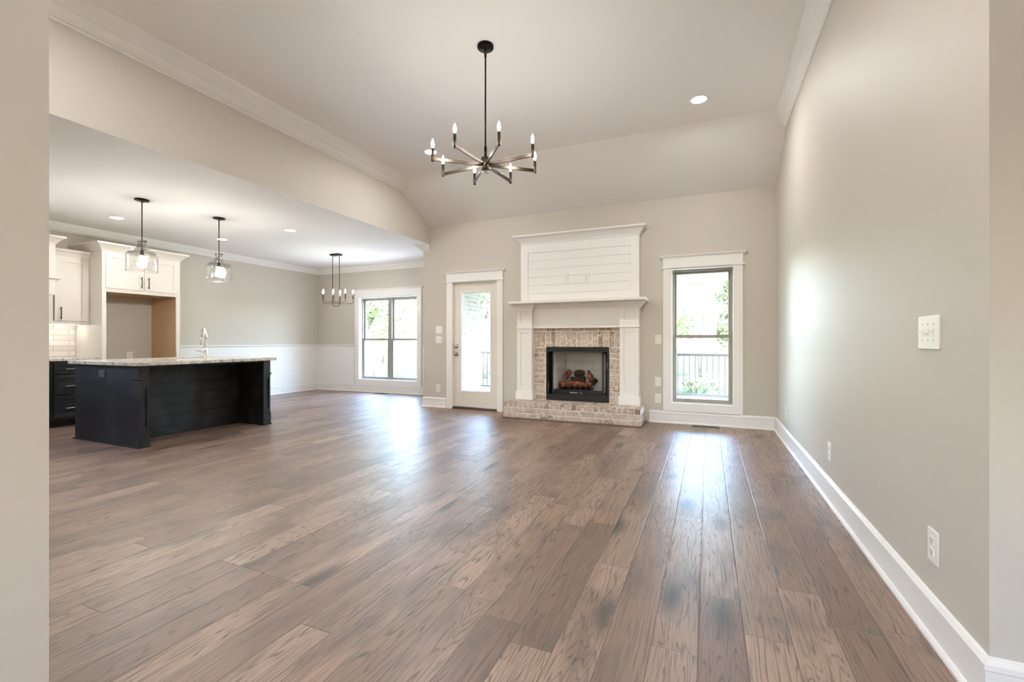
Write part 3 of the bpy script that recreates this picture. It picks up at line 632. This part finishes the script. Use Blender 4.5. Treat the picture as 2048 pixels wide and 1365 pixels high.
recessed(.2, -1.2, ZC, 'unseen recessed light added in the entry hall', 'lights in the high ceiling')  # fill lamp added for the entry hall, never seen
recessed(-7.083, 3.384, ZK, 'lit recessed light in front of the white kitchen cabinets', 'lights in the kitchen ceiling')
recessed(-7.047, 4.758, ZK, 'lit recessed light behind the right glass pendant', 'lights in the kitchen ceiling')
recessed(-5.571, 4.764, ZK, 'lit recessed light between the right pendant and the dining chandelier', 'lights in the kitchen ceiling')
recessed(-7.083, 1.9, ZK, 'unseen recessed light added over the near end of the kitchen run', 'lights in the kitchen ceiling')  # extra kitchen can added out of view for more light
recessed(-5.571, 1.6, ZK, 'unseen recessed light added over the near kitchen floor', 'lights in the kitchen ceiling')  # likewise added, hidden from the camera

def bulb(x, y, z, h, r, parent, mat):
    prof = [(r*.35, 0), (r*.75, h*.18), (r, h*.38), (r*.85, h*.6), (r*.4, h*.85), (.0005, h)]
    return MB().lathe(prof, (x, y, z), 10).build('bulb', mat, parent)
# great room chandelier
cx, cyy, hz2 = -1.662, 3.298, 2.53
ch = thing('chandelier', 'bronze eight-arm chandelier with lit candle bulbs hanging from the high ceiling', 'chandelier', (cx, cyy, ZC))
MB().lathe([(.0, 0), (.066, 0), (.066, -.020), (.060, -.026), (.012, -.030), (.010, -.045), (.0, -.045)], (cx, cyy, ZC), 32).build('canopy', BLACKM, ch)
m = MB(); m.tube([(cx+.011*cos(a), cyy, ZC-.058+.018*sin(a)) for a in [2*pi*k/16 for k in range(17)]], .003, 8); m.build('loop', BRONZE, ch)
m = MB(); m.tube([(cx, cyy, ZC-.076), (cx, cyy, 2.68)], .0065, 12); m.tube([(cx, cyy, 2.68), (cx, cyy, 2.58)], .0115, 12); m.tube([(cx, cyy, ZC-.07), (cx, cyy, ZC-.095)], .009, 12); m.build('rod', BLACKM, ch)
MB().lathe([(.0, .058), (.034, .058), (.036, .054), (.036, -.050), (.034, -.054), (0, -.054)], (cx, cyy, hz2), 32).build('hub', BRONZE, ch, 0)
MB().lathe([(.034, 0), (.034, -.006), (0, -.006)], (cx, cyy, hz2-.054), 32).build('hub_cap', CHROME, ch)['label'] = 'bright metal disc under the hub'
for k in range(8):
    a = radians(-5+45*k); dx, dy = cos(a), sin(a); R = .425
    arm = MB().obox((cx+dx*(R/2+.012), cyy+dy*(R/2+.012), hz2), (dx, dy, 0), (R/2-.020, .0065, .0125)).build('arm', BRONZE, ch, .001)
    px, py2 = cx+dx*R, cyy+dy*R
    MB().lathe([(0, -.020), (.0115, -.020), (.012, -.018), (.012, .082), (.010, .085), (0, .085)], (px, py2, hz2), 16).build('candle_sleeve', BRONZE, arm)
    bulb(px, py2, hz2+.085, .075, .0125, arm, BULBM)
# kitchen pendants
def pendant(x, y, label):
    r = thing('pendant_light', label, 'pendant light', (x, y, ZK), 'clear glass pendants over the island')
    MB().lathe([(0, 0), (.070, 0), (.070, -.012), (.062, -.016), (.0, -.018)], (x, y, ZK), 32).build('canopy', BLACKM, r)
    for s in (-1, 1): MB().tube([(x+s*.03, y-s*.03, ZK-.014), (x+s*.03, y-s*.03, ZK-.024)], .005, 8).build('screw', BLACKM, r)
    MB().tube([(x, y, ZK-.016), (x, y, 2.135)], .0058, 10).build('rod', BRONZE, r)
    m = MB(); m.tube([(x-.043, y-.017, 2.232), (x+.043, y+.017, 2.232)], .0035, 8)
    for s in (-1, 1): m.tube([(x+s*.043, y+s*.017, 2.232-.001), (x+s*.047, y+s*.0186, 2.232)], .008, 8)
    m.build('cross_pin', BLACKM, r)
    MB().lathe([(0, .075), (.010, .075), (.016, .055), (.019, .04), (.019, 0), (0, 0)], (x, y, 2.070), 16).build('socket', BLACKM, r)
    prof = [(.046, 2.252), (.054, 2.246), (.052, 2.235), (.046, 2.222), (.050, 2.196), (.062, 2.165), (.092, 2.138), (.140, 2.116), (.170, 2.100), (.182, 2.082), (.184, 2.055), (.183, 1.960), (.185, 1.905), (.188, 1.890), (.184, 1.888), (.180, 1.905), (.179, 1.960), (.180, 2.055), (.178, 2.080), (.167, 2.096), (.139, 2.112), (.090, 2.134), (.059, 2.163), (.046, 2.196), (.042, 2.222), (.046, 2.236), (.044, 2.250)]
    MB().lathe([(a*.80, b-ZK) for a, b in prof], (x, y, ZK), 48, True).build('glass_shade', SHADE, r)
    MB().lathe([(.012, 2.070), (.014, 2.055), (.022, 2.030), (.025, 2.010), (.021, 1.990), (.010, 1.976), (.0005, 1.974)], (x, y, 0), 14).build('bulb', PBULB, r)
    return r
p1 = pendant(-5.915, 3.068, 'clear glass jug pendant nearer the white cabinets')
dup(p1, (-5.880, 3.930, ZK), 'clear glass jug pendant nearer the dining area')
# dining linear chandelier
lx, ly = -6.326, 6.417
ln = thing('dining_chandelier', 'slim bronze six-light chandelier on two rods in the dining corner', 'chandelier', (lx, ly, ZK))
B(lx-.105, lx+.105, ly-.055, ly+.055, ZK-.028, ZK).build('canopy', BRONZE, ln, .003)
u = Vector((.9, .35, 0)).normalized(); v = Vector((-u.y, u.x, 0))
def lp(a, b, z): q = Vector((lx, ly, 0))+u*a+v*b; return (q.x, q.y, z)
m = MB()
pts = [lp(-.064, 0, ZK-.026), lp(-.064, 0, 1.775)] + [lp(-.064+.03*(1-cos(t)), 0, 1.775-.03*sin(t)) for t in (.4, .8, 1.2, pi/2)] + [lp(.034+.03*sin(t), 0, 1.745+.03*(1-cos(t))) for t in (0, .4, .8, 1.2, pi/2)] + [lp(.064, 0, ZK-.026)]
m.tube(pts, .0062, 8); m.build('rod', BRONZE, ln)
for b, ext, zc, mid in ((-.07, .205, 1.822, -.02), (.09, .285, 1.800, .04)):
    arm = MB(); c = .028
    pts = [lp(-ext, b, 1.90), lp(-ext, b, zc+c)] + [lp(-ext+c*(1-cos(t)), b, zc+c-c*sin(t)) for t in (.5, 1.0, pi/2)] + [lp(ext-c+c*sin(t), b, zc+c*(1-cos(t))) for t in (0, .5, 1.0, pi/2)] + [lp(ext, b, 1.90)]
    arm.tube(pts, .0055, 8); arm.tube([lp(-.064, b, zc), lp(-.064, 0, zc)], .005, 8); arm.tube([lp(.064, b, zc), lp(.064, 0, zc)], .005, 8)
    arm.tube([lp(mid, b, zc), lp(mid, b, 1.90)], .0055, 8)
    arm = arm.build('arm', BRONZE, ln)
    for a in (-ext, mid, ext):
        q = lp(a, b, 1.88); MB().lathe([(.009, 0), (.0105, .005), (.0105, .095), (.009, .10), (0, .10)], q, 12).build('candle_sleeve', BRONZE, arm); bulb(q[0], q[1], q[2]+.10, .075, .0135, arm, BULBM)

# ------------------------------------------------------------------ kitchen island
isl = thing('kitchen_island', 'black kitchen island with shiplap seating side and fluted corner posts', 'kitchen island', (-5.9, 3.5, 0))
IX0, IX1, IY0, IY1, IZ = -6.55, -5.33, 2.74, 4.25, .846; KX = -5.80
m = MB(); m.box(IX0, IX1-.105, IY0, IY0+.02, 0, IZ); m.box(KX, IX1-.1, IY0+.02, IY0+.09, 0, IZ); m.build('end_panel', DARK, isl)
m = MB(); m.box(KX, IX1-.1, IY1-.10, IY1-.08, 0, IZ); m.box(IX0, IX1-.1, IY1-.02, IY1, 0, IZ); m.box(KX, IX1-.1, IY1-.08, IY1-.02, 0, IZ); m.build('end_panel', DARK, isl)
B(IX0, KX-.018, IY0+.02, IY1-.02, .09, .66).build('carcass', DARK, isl)
m = MB(); m.box(IX0, IX0+.02, IY0+.02, IY1-.02, .66, IZ); m.box(KX-.05, KX-.018, IY0+.02, IY1-.02, .66, IZ); m.box(IX0+.04, KX-.02, IY0+.02, IY1-.02, 0, .09); m.build('toe_kick', DARK, isl)
m = MB(); m.box(KX-.018, KX-.006, IY0+.09, IY1-.10, 0, IZ); boards(m, 1, IY0+.09, IY1-.10, KX-.006, KX, [.012, .107, .236, .364, .488, .614, .736, IZ], .009); m.box(KX, KX+.012, IY0+.09, IY1-.10, 0, .016); m.build('shiplap_panel', DARK, isl, .001)
B(KX, IX1-.02, IY0+.09, IY1-.10, IZ-.02, IZ).build('top_cleat', DARK, isl)
for y0, y1 in ((IY0-.004, IY0+.092), (IY1-.100, IY1+.002)):
    x0, x1 = IX1-.105, IX1; m = MB()
    m.box(x0-.004, x1+.006, y0-.006, y1+.006, 0, .150); m.box(x0-.004, x1+.012, y0-.012, y1+.012, 0, .018)
    m.box(x0-.002, x1+.003, y0-.003, y1+.003, .150, .175)
    m.box(x0, x1-.014, y0, y1, .175, .70); m.box(x1-.014, x1, y0, y0+.024, .175, .65); m.box(x1-.014, x1, y1-.024, y1, .175, .65); m.box(x1-.014, x1, y0+.024, y1-.024, .175, .215); m.box(x1-.014, x1, y0+.024, y1-.024, .61, .65)
    m.box(x0-.002, x1+.004, y0-.004, y1+.004, .650, .668); m.box(x0-.004, x1+.012, y0-.010, y1+.010, .668, .684); m.box(x0, x1, y0, y1, .684, IZ)
    m.build('corner_post', DARK, isl, .0025)
m = MB(); m.box(IX0-.016, IX1-.11, IY0-.014, IY0, 0, .016); m.build('shoe_moulding', DARK, isl, .004)
# worktop with a sink cut-out and rounded corners
def rounded(x0, x1, y0, y1, r, n=6):
    out = []
    for cx_, cy_, a0 in ((x1-r, y0+r, -pi/2), (x1-r, y1-r, 0), (x0+r, y1-r, pi/2), (x0+r, y0+r, pi)):
        for k in range(n+1): a = a0+pi/2*k/n; out.append((cx_+r*cos(a), cy_+r*sin(a)))
    return out
def slab_with_hole(outer, hole, z0, z1):
    bm = bmesh.new()
    def loop(pts): vv = [bm.verts.new((p[0], p[1], z1)) for p in pts]; return [bm.edges.new((vv[i], vv[(i+1) % len(vv)])) for i in range(len(vv))]
    e = loop(outer) + loop(hole); bmesh.ops.triangle_fill(bm, use_beauty=True, use_dissolve=False, edges=e)
    fs = list(bm.faces); ex = bmesh.ops.extrude_face_region(bm, geom=fs); bmesh.ops.translate(bm, verts=[q for q in ex['geom'] if isinstance(q, bmesh.types.BMVert)], vec=(0, 0, z0-z1))
    bm.verts.ensure_lookup_table(); bm.verts.index_update(); m = MB(); m.v = [tuple(q.co) for q in bm.verts]; m.f = [tuple(q.index for q in f.verts) for f in bm.faces]; bm.free(); return m
SK = (-6.44, -6.06, 3.30, 4.06)
ct = slab_with_hole(rounded(-6.60, -5.270, 2.675, 4.325, .06), rounded(*SK, .03), IZ, .881).build('island_worktop', GRAN); ct.modifiers.new('edge', 'BEVEL').width = .004
tag(ct, 'speckled granite worktop with rounded corners on the black island', 'worktop')
m = MB(); x0, x1, y0, y1 = SK; m.box(x0-.002, x1+.002, y0-.002, y1+.002, .672, .676); m.box(x0-.004, x0, y0, y1, .676, IZ-.001); m.box(x1, x1+.004, y0, y1, .676, IZ-.001); m.box(x0, x1, y0-.004, y0, .676, IZ-.001); m.box(x0, x1, y1, y1+.004, .676, IZ-.001)
tag(m.build('sink_basin', CHROME), 'steel sink basin sunk in the island worktop', 'sink')
fa = thing('faucet', 'nickel pull-down faucet with a side lever on the island worktop', 'faucet', (-5.96, 3.81, .881)); X, Y, Z = fa.location
MB().lathe([(0, 0), (.030, 0), (.030, .006), (.026, .010), (.022, .012), (.0205, .10), (.019, .11), (.0165, .13), (0, .13)], (X, Y, Z), 24).build('base', CHROME, fa)
pts = [(X, Y, Z+.12), (X, Y, Z+.30)] + [(X-.052+.052*cos(t), Y+.008*(1-cos(t)), Z+.30+.075*sin(t)) for t in [pi*k/10 for k in range(1, 11)]] + [(X-.105, Y+.016, Z+.26)]
MB().tube(pts, [.016]*2+[.0135]*(len(pts)-2), 14).build('spout', CHROME, fa)
MB().tube([(X-.105, Y+.016, Z+.265), (X-.106, Y+.0162, Z+.25), (X-.107, Y+.0165, Z+.17)], [.015, .019, .017], 14).build('spray_head', CHROME, fa)
m = MB(); m.tube([(X, Y, Z+.088), (X-.020, Y-.052, Z+.088)], .012, 12); m.tube([(X-.018, Y-.046, Z+.090), (X-.040, Y-.105, Z+.096)], [.007, .005], 10); m.build('lever', CHROME, fa)
plate('island_outlet', 'black outlet with bright rim set sideways in the island end panel', 'outlet', 'outlet', (-6.005, IY0, .748), '-y', .075, .115, mat=plain('dark_plate', (.10, .095, .088, 1), .3), rot=True)

# ------------------------------------------------------------------ wall of kitchen cabinets
def shaker(x, y0, y1, z0, z1, parent, name, mat, w=.06, lbl=None):
    m = MB(); m.box(x, x+.018, y0, y0+w, z0, z1); m.box(x, x+.018, y1-w, y1, z0, z1); m.box(x, x+.018, y0+w, y1-w, z0, z0+w); m.box(x, x+.018, y0+w, y1-w, z1-w, z1); m.box(x, x+.009, y0+w, y1-w, z0+w, z1-w)
    return m.build(name, mat, parent, .0015)
def bar_handle(x, y, z, L, vertical, parent, mat):
    m = MB(); d = (0, 0, L/2) if vertical else (0, L/2, 0); e = [q*.72 for q in d]
    m.tube([(x+.032, y-d[1], z-d[2]), (x+.032, y+d[1], z+d[2])], .0058, 10)
    for s in (-1, 1): m.tube([(x-.001, y+s*e[1], z+s*e[2]), (x+.032, y+s*e[1], z+s*e[2])], .0045, 8)
    return m.build('handle', mat, parent)
FX = -7.50
fr = thing('refrigerator_cabinet', 'tall white cabinet with two upper doors around an empty plywood refrigerator alcove', 'cabinet', (-7.8, 3.91, 0)); Y0, Y1 = 3.420, 4.405
m = MB(); m.box(XK+.001, FX, Y0, Y0+.020, 0, 2.34); m.box(FX-.02, FX, Y0+.02, Y0+.048, 0, 2.34); m.box(XK+.001, FX, Y1-.012, Y1, 0, 2.34); m.box(FX-.02, FX, Y1-.055, Y1-.012, 0, 2.34); m.box(XK+.001, FX, Y0+.02, Y1-.012, 2.325, 2.34); m.box(FX-.02, FX, Y0+.048, Y1-.055, 1.772, 1.84); m.box(FX-.02, FX, Y0+.048, Y1-.055, 2.285, 2.34); m.build('side_panels', CAB, fr, .001)
m = MB(); m.box(XK+.001, FX-.021, Y1-.034, Y1-.013, 0, 1.79); m.box(XK+.001, FX-.021, Y0+.021, Y1-.034, 1.775, 1.79); m.box(XK+.001, FX-.021, Y0+.021, Y0+.030, 0, 1.775); m.build('plywood_lining', PLY, fr)['label'] = 'bare birch plywood lining'
B(XK+.001, XK+.016, Y0+.03, Y1-.034, 1.66, 1.775).build('nailer_strip', WALL, fr)
ym = (Y0+Y1)/2
for a, b, hy in ((Y0+.036, ym-.003, ym-.045), (ym+.003, Y1-.043, ym+.045)):
    dd = shaker(FX, a, b, 1.825, 2.30, fr, 'door', CAB); bar_handle(FX+.018, hy, 1.935, .165, True, dd, BRONZE)['label'] = 'dark bronze bar handle'
CP = lambda z0, z1, p: [(0, z0), (.008, z0), (.012, z0+.012), (p*.45, z0+(z1-z0)*.45), (p*.8, z0+(z1-z0)*.78), (p, z1-.02), (p, z1), (0, z1)]
m = MB(); m.sweep(CP(2.325, 2.432, .085), [(XK+.002, Y0), (FX, Y0), (FX, Y1), (XK+.002, Y1)], 1); m.build('crown', CAB, fr)
UX = -7.82
uc = thing('wall_cabinet', 'white shaker wall cabinet between the range hood and refrigerator alcove', 'cabinet', (-8.0, 3.2, 1.32)); a, b = 3.005, 3.419
m = MB(); m.box(XK+.001, UX-.02, a, b, 1.335, 2.235); m.box(UX-.02, UX, a, a+.04, 1.318, 2.235); m.box(UX-.02, UX, b-.025, b, 1.318, 2.235); m.box(UX-.02, UX, a+.04, b-.025, 1.318, 1.375); m.box(UX-.02, UX, a+.04, b-.025, 2.195, 2.235); m.build('body', CAB, uc)
dd = shaker(UX, a+.052, b-.018, 1.368, 2.205, uc, 'door', CAB); bar_handle(UX+.018, a+.105, 1.465, .165, True, dd, BRONZE)['label'] = 'dark bronze bar handle'
m = MB(); m.sweep(CP(2.228, 2.312, .055), [(UX, a-.01), (UX, b-.001)], 1); m.build('crown', CAB, uc)
B(-8.02, -7.96, a+.06, b-.06, 1.322, 1.335).build('under_light', UNDERM, uc)['label'] = 'glowing under-cabinet light strip'
hd = thing('range_hood', 'white wooden range hood with crown and ledge at the left edge', 'range hood', (-7.9, 2.55, 1.68)); h0, h1, HX = 2.10, 3.003, -7.62
m = MB(); m.box(XK+.001, HX, h0+.03, h1-.03+.02, 1.90, 2.345); m.box(XK+.001, HX+.02, h0, h1-.02, 1.685, 1.885); m.build('body', CAB, hd, .002)
m = MB(); m.sweep(CP(2.335, 2.432, .08), [(XK+.002, h0+.03), (HX, h0+.03), (HX, h1-.01), (XK+.002, h1-.01)], 1); m.build('crown', CAB, hd)
m = MB(); m.sweep([(0, 1.865), (.010, 1.865), (.022, 1.88), (.045, 1.893), (.045, 1.910), (0, 1.915)], [(XK+.002, h0), (HX, h0), (HX, h1-.012), (XK+.002, h1-.012)], 1); m.build('ledge', CAB, hd)
# base cabinets: the drawer stack the photo shows, one more before it
CX = -7.56
def drawer_base(a, b, label):
    r = thing('base_cabinet', label, 'cabinet', (-7.86, (a+b)/2, 0), 'black drawer cabinets along the kitchen wall')
    m = MB(); m.box(XK+.001, CX, a, b, .10, .844); m.box(XK+.001, CX-.07, a, b, 0, .10); m.build('body', DARK, r)
    for z0, z1, zh in ((.682, .828, .742), (.418, .665, .525), (.128, .400, .243)):
        dd = shaker(CX, a+.02, b-.02, z0, z1, r, 'drawer', DARK, .045); bar_handle(CX+.018, (a+b)/2, zh, .25, False, dd, CHROME)['label'] = 'bright nickel bar handle'
    return r
drawer_base(2.93, 3.418, 'black three-drawer base cabinet left of the refrigerator alcove')
drawer_base(1.70, 2.925, 'black three-drawer base cabinet below the range hood')
drawer_base(.60, 1.695, 'black three-drawer base cabinet at the near kitchen end')
tag(B(XK+.001, -7.525, .59, 3.418, .846, .881).build('kitchen_worktop', GRAN, None, .003), 'speckled granite worktop on the black drawer cabinets', 'worktop')
m = MB(); m.box(XK, XK+.004, .59, 3.418, .881, 1.335); bs = struct('trim_backsplash', m, GROUT, 'white glazed tile backsplash above the kitchen worktop', 'backsplash')
m = MB()
for i in range(6):
    yy = .59 - (.11 if i % 2 else .24)
    while yy < 3.418: m.box(XK+.003, XK+.010+random.uniform(-.001, .0015), max(yy, .59)+.002, min(yy+.30, 3.418)-.002, .8835+i*.0755, .8835+i*.0755+.0715); yy += .30
m.build('tiles', TILE, bs, .002)

# ------------------------------------------------------------------ outside: porch, lawn, trees
struct('ground', B(-90, 90, -60, 120, -1.0, -.62), LAWN, 'sunlit lawn behind the house', 'lawn')
struct('exterior_porch_floor', B(-4.2, 3.2, 6.60, 9.95, -.30, -.06).box(-5.4, -4.2, 8.05, 9.95, -.30, -.06), CONC, 'pale concrete porch floor outside the tall window', 'porch')
PC = paint('porch_white', (.80, .80, .78, 1), .6)
m = MB(); k = -4.2
while k < 3.2: m.box(k, k+.085, 6.60, 9.85, 2.420, 2.44); k += .09
m.box(-4.2, 3.2, 6.60, 9.95, 2.435, 2.60); m.box(-4.2, 3.2, 9.75, 9.95, 2.385, 2.44); struct('exterior_porch_ceiling', m, PC, 'white boarded porch ceiling outside the tall window', 'porch ceiling')
struct('exterior_brick_wall', B(-4.22, -4.12, 6.601, 7.96, -.62, 3.0), EXTB, 'whitewashed brick wall seen through the glazed door', 'brick wall')
m = wall(0, -2.45, -1.02, -.1, 2.4, 6.90, 7.0); m.box(-2.45, -2.35, 6.601, 6.9, -.1, 2.4); m.box(-1.12, -1.02, 6.601, 6.9, -.1, 2.4); struct('exterior_chimney_chase', m, EXTB, 'brick chimney chase behind the firebox', 'chimney')
struct('added_entry_walk', B(-4, 4, -9, -3.15, -.62, -.06), CONC, 'pale concrete added before the entry door to cut green bounce', 'path')  # added so green lawn bounce does not tint the entry walls
struct('bounce_drive', B(-16, -8.4, -6, 7, -.70, -.56), CONC, 'unseen pale drive added to bounce daylight into the kitchen window', 'drive')  # reflector added out of view for the kitchen window
struct('bounce_patio', B(-11.0, -4.4, 7.94, 10.6, -.70, -.56), CONC, 'unseen pale patio strip added to bounce daylight onto the dining ceiling', 'patio')  # added as a pale bounce surface for the dining ceiling
rl = thing('porch_railing', 'dark metal porch railing with thin balusters beyond the glass', 'railing', (-.8, 9.7, -.06)); ry2 = 9.70
B(-5.3, 3.1, ry2-.028, ry2+.028, .800, .850).build('top_rail', IRON, rl); B(-5.3, 3.1, ry2-.018, ry2+.018, .010, .050).build('bottom_rail', IRON, rl)
x = -5.27
while x < 1.6: B(x-.009, x+.009, ry2-.009, ry2+.009, .048, .802).build('baluster', IRON, rl); x += .107
for x in (-5.28, -2.9, -.65, 3.05): B(x-.025, x+.025, ry2-.025, ry2+.025, -.06, .80).build('post', IRON, rl)
def crown_mesh(c, rad, hgt, n, size, seed, mat, parent):
    rnd = random.Random(seed); m = MB(); blobs = [(Vector((rnd.gauss(0, .5)*rad, rnd.gauss(0, .5)*rad, rnd.uniform(-.45, .5)*hgt)), rnd.uniform(.32, .55)*rad) for _ in range(16)]
    for i in range(n):
        bc, br = rnd.choice(blobs); d = Vector((rnd.gauss(0, 1), rnd.gauss(0, 1), rnd.gauss(0, 1))).normalized(); p = Vector(c)+bc+d*br*rnd.uniform(.6, 1.05)
        e = Vector((rnd.gauss(0, 1), rnd.gauss(0, 1), rnd.gauss(0, 1))).normalized(); f = d.cross(e).normalized(); e = f.cross(d); s = size*rnd.uniform(.6, 1.2); b = len(m.v)
        m.v += [tuple(p-e*s), tuple(p+f*s*.5), tuple(p+e*s), tuple(p-f*s*.5)]; m.face((b, b+1, b+2, b+3))
    return m.build('crown', mat, parent)
def tree(x, y, h, rad, seed, label, leafm, n=2600, size=.16, lean=.0):
    r = thing('tree', label, 'tree', (x, y, -.62), 'trees beyond the lawn'); g = -.62; rnd = random.Random(seed)
    pts = [(x+lean*t*t*h+rnd.uniform(-.06, .06), y+rnd.uniform(-.06, .06), g+h*.75*t) for t in (0, .25, .5, .75, 1)]
    MB().tube(pts, [.05*rad+.04, .04*rad+.035, .035*rad+.03, .03*rad+.02, .02], 8).build('trunk', BARK, r)
    m = MB()
    for k in range(5): a = rnd.uniform(0, 2*pi); s = pts[2]; m.tube([s, (s[0]+cos(a)*rad*.5, s[1]+sin(a)*rad*.5, s[2]+h*.2)], [.03, .012], 6)
    m.build('branches', BARK, r); crown_mesh((x+lean*h*.5, y, g+h*.62), rad, h*.62, n, size, seed, leafm, r)
specs = [(-13.6, 15.8, 6.6, 1.7, 0, 'leafy green tree at the left of the twin dining window'), (-18.8, 21.0, 8.0, 1.9, 1, 'pale green tree behind the left dining panes'), (-17.6, 27.5, 9.0, 2.2, 2, 'deep green tree behind the right dining panes'),
         (-13.0, 21.0, 7.5, 1.7, 1, 'pale tree beyond the middle of the twin window'), (-2.0, 19.0, 6.4, 1.6, 0, 'leafy green tree beyond the left side of the tall window'), (1.25, 16.5, 5.6, 1.25, 1, 'pale tree beyond the right side of the tall window'),
         (-.35, 23.5, 6.4, 1.9, 1, 'pale distant tree in the middle of the tall window'), (-9.4, 18.6, 7.0, 1.6, 0, 'leafy tree seen through the glazed door'), (4.6, 27.0, 9.0, 2.2, 2, 'deep green tree past the right edge of the tall window'),
         (-23.0, 28.0, 9.5, 2.4, 0, 'leafy far tree left of the dining view'), (-5.6, 30.0, 9.5, 2.3, 2, 'deep green far tree between door and tall window')]
for i, (x, y, h, rad, li, lab) in enumerate(specs): tree(x, y, h, rad, 20+i, lab, LEAVES[li], 6500, .085)
for i, (x, y, w, lab) in enumerate(((-1.9, 15.2, .5, 'low dark shrub seen between the porch balusters on the left'), (-.35, 15.9, .5, 'low dark shrub seen in the middle of the porch balusters'), (1.05, 14.6, .45, 'low dark shrub seen between the porch balusters on the right'), (-9.3, 15.0, .7, 'low dark shrub seen through the glazed door'), (-12.6, 19.0, .7, 'low dark shrub on the lawn outside the right dining panes'))):
    h = thing('shrub', lab, 'shrub', (x, y, -.62), 'shrubs on the lawn')
    MB().tube([(x, y, -.62), (x, y, -.25)], [.03, .02], 8).build('stem', BARK, h)
    c_ = crown_mesh((x, y, -.28), w, .35, 500, .08, 60+i, LEAVES[2], h)
sp = thing('sapling', 'bent bare sapling outside the twin dining window', 'sapling', (-9.25, 11.2, -.62))
MB().tube([(-9.25, 11.2, -.62), (-9.30, 11.2, -.1), (-9.27, 11.2, .4), (-9.10, 11.2, .95)], [.03, .028, .024, .014], 8).build('trunk', BARK, sp)
for i, (x, y) in enumerate(((-10.95, 12.4), (-10.80, 12.6), (-11.20, 12.9))):
    MB_ = MB().tube([(x, y, -.62), (x+.05*i, y, .3), (x-.08+.06*i, y, 1.1)], [.07, .055, .03], 8)
    tag(MB_.build('sapling', BARK), ['thin grey trunk nearest the left dining pane edge', 'thin grey trunk, middle of three outside the dining window', 'thin grey trunk, rear of three outside the dining window'][i], 'sapling', 'thin trunks outside the dining window')
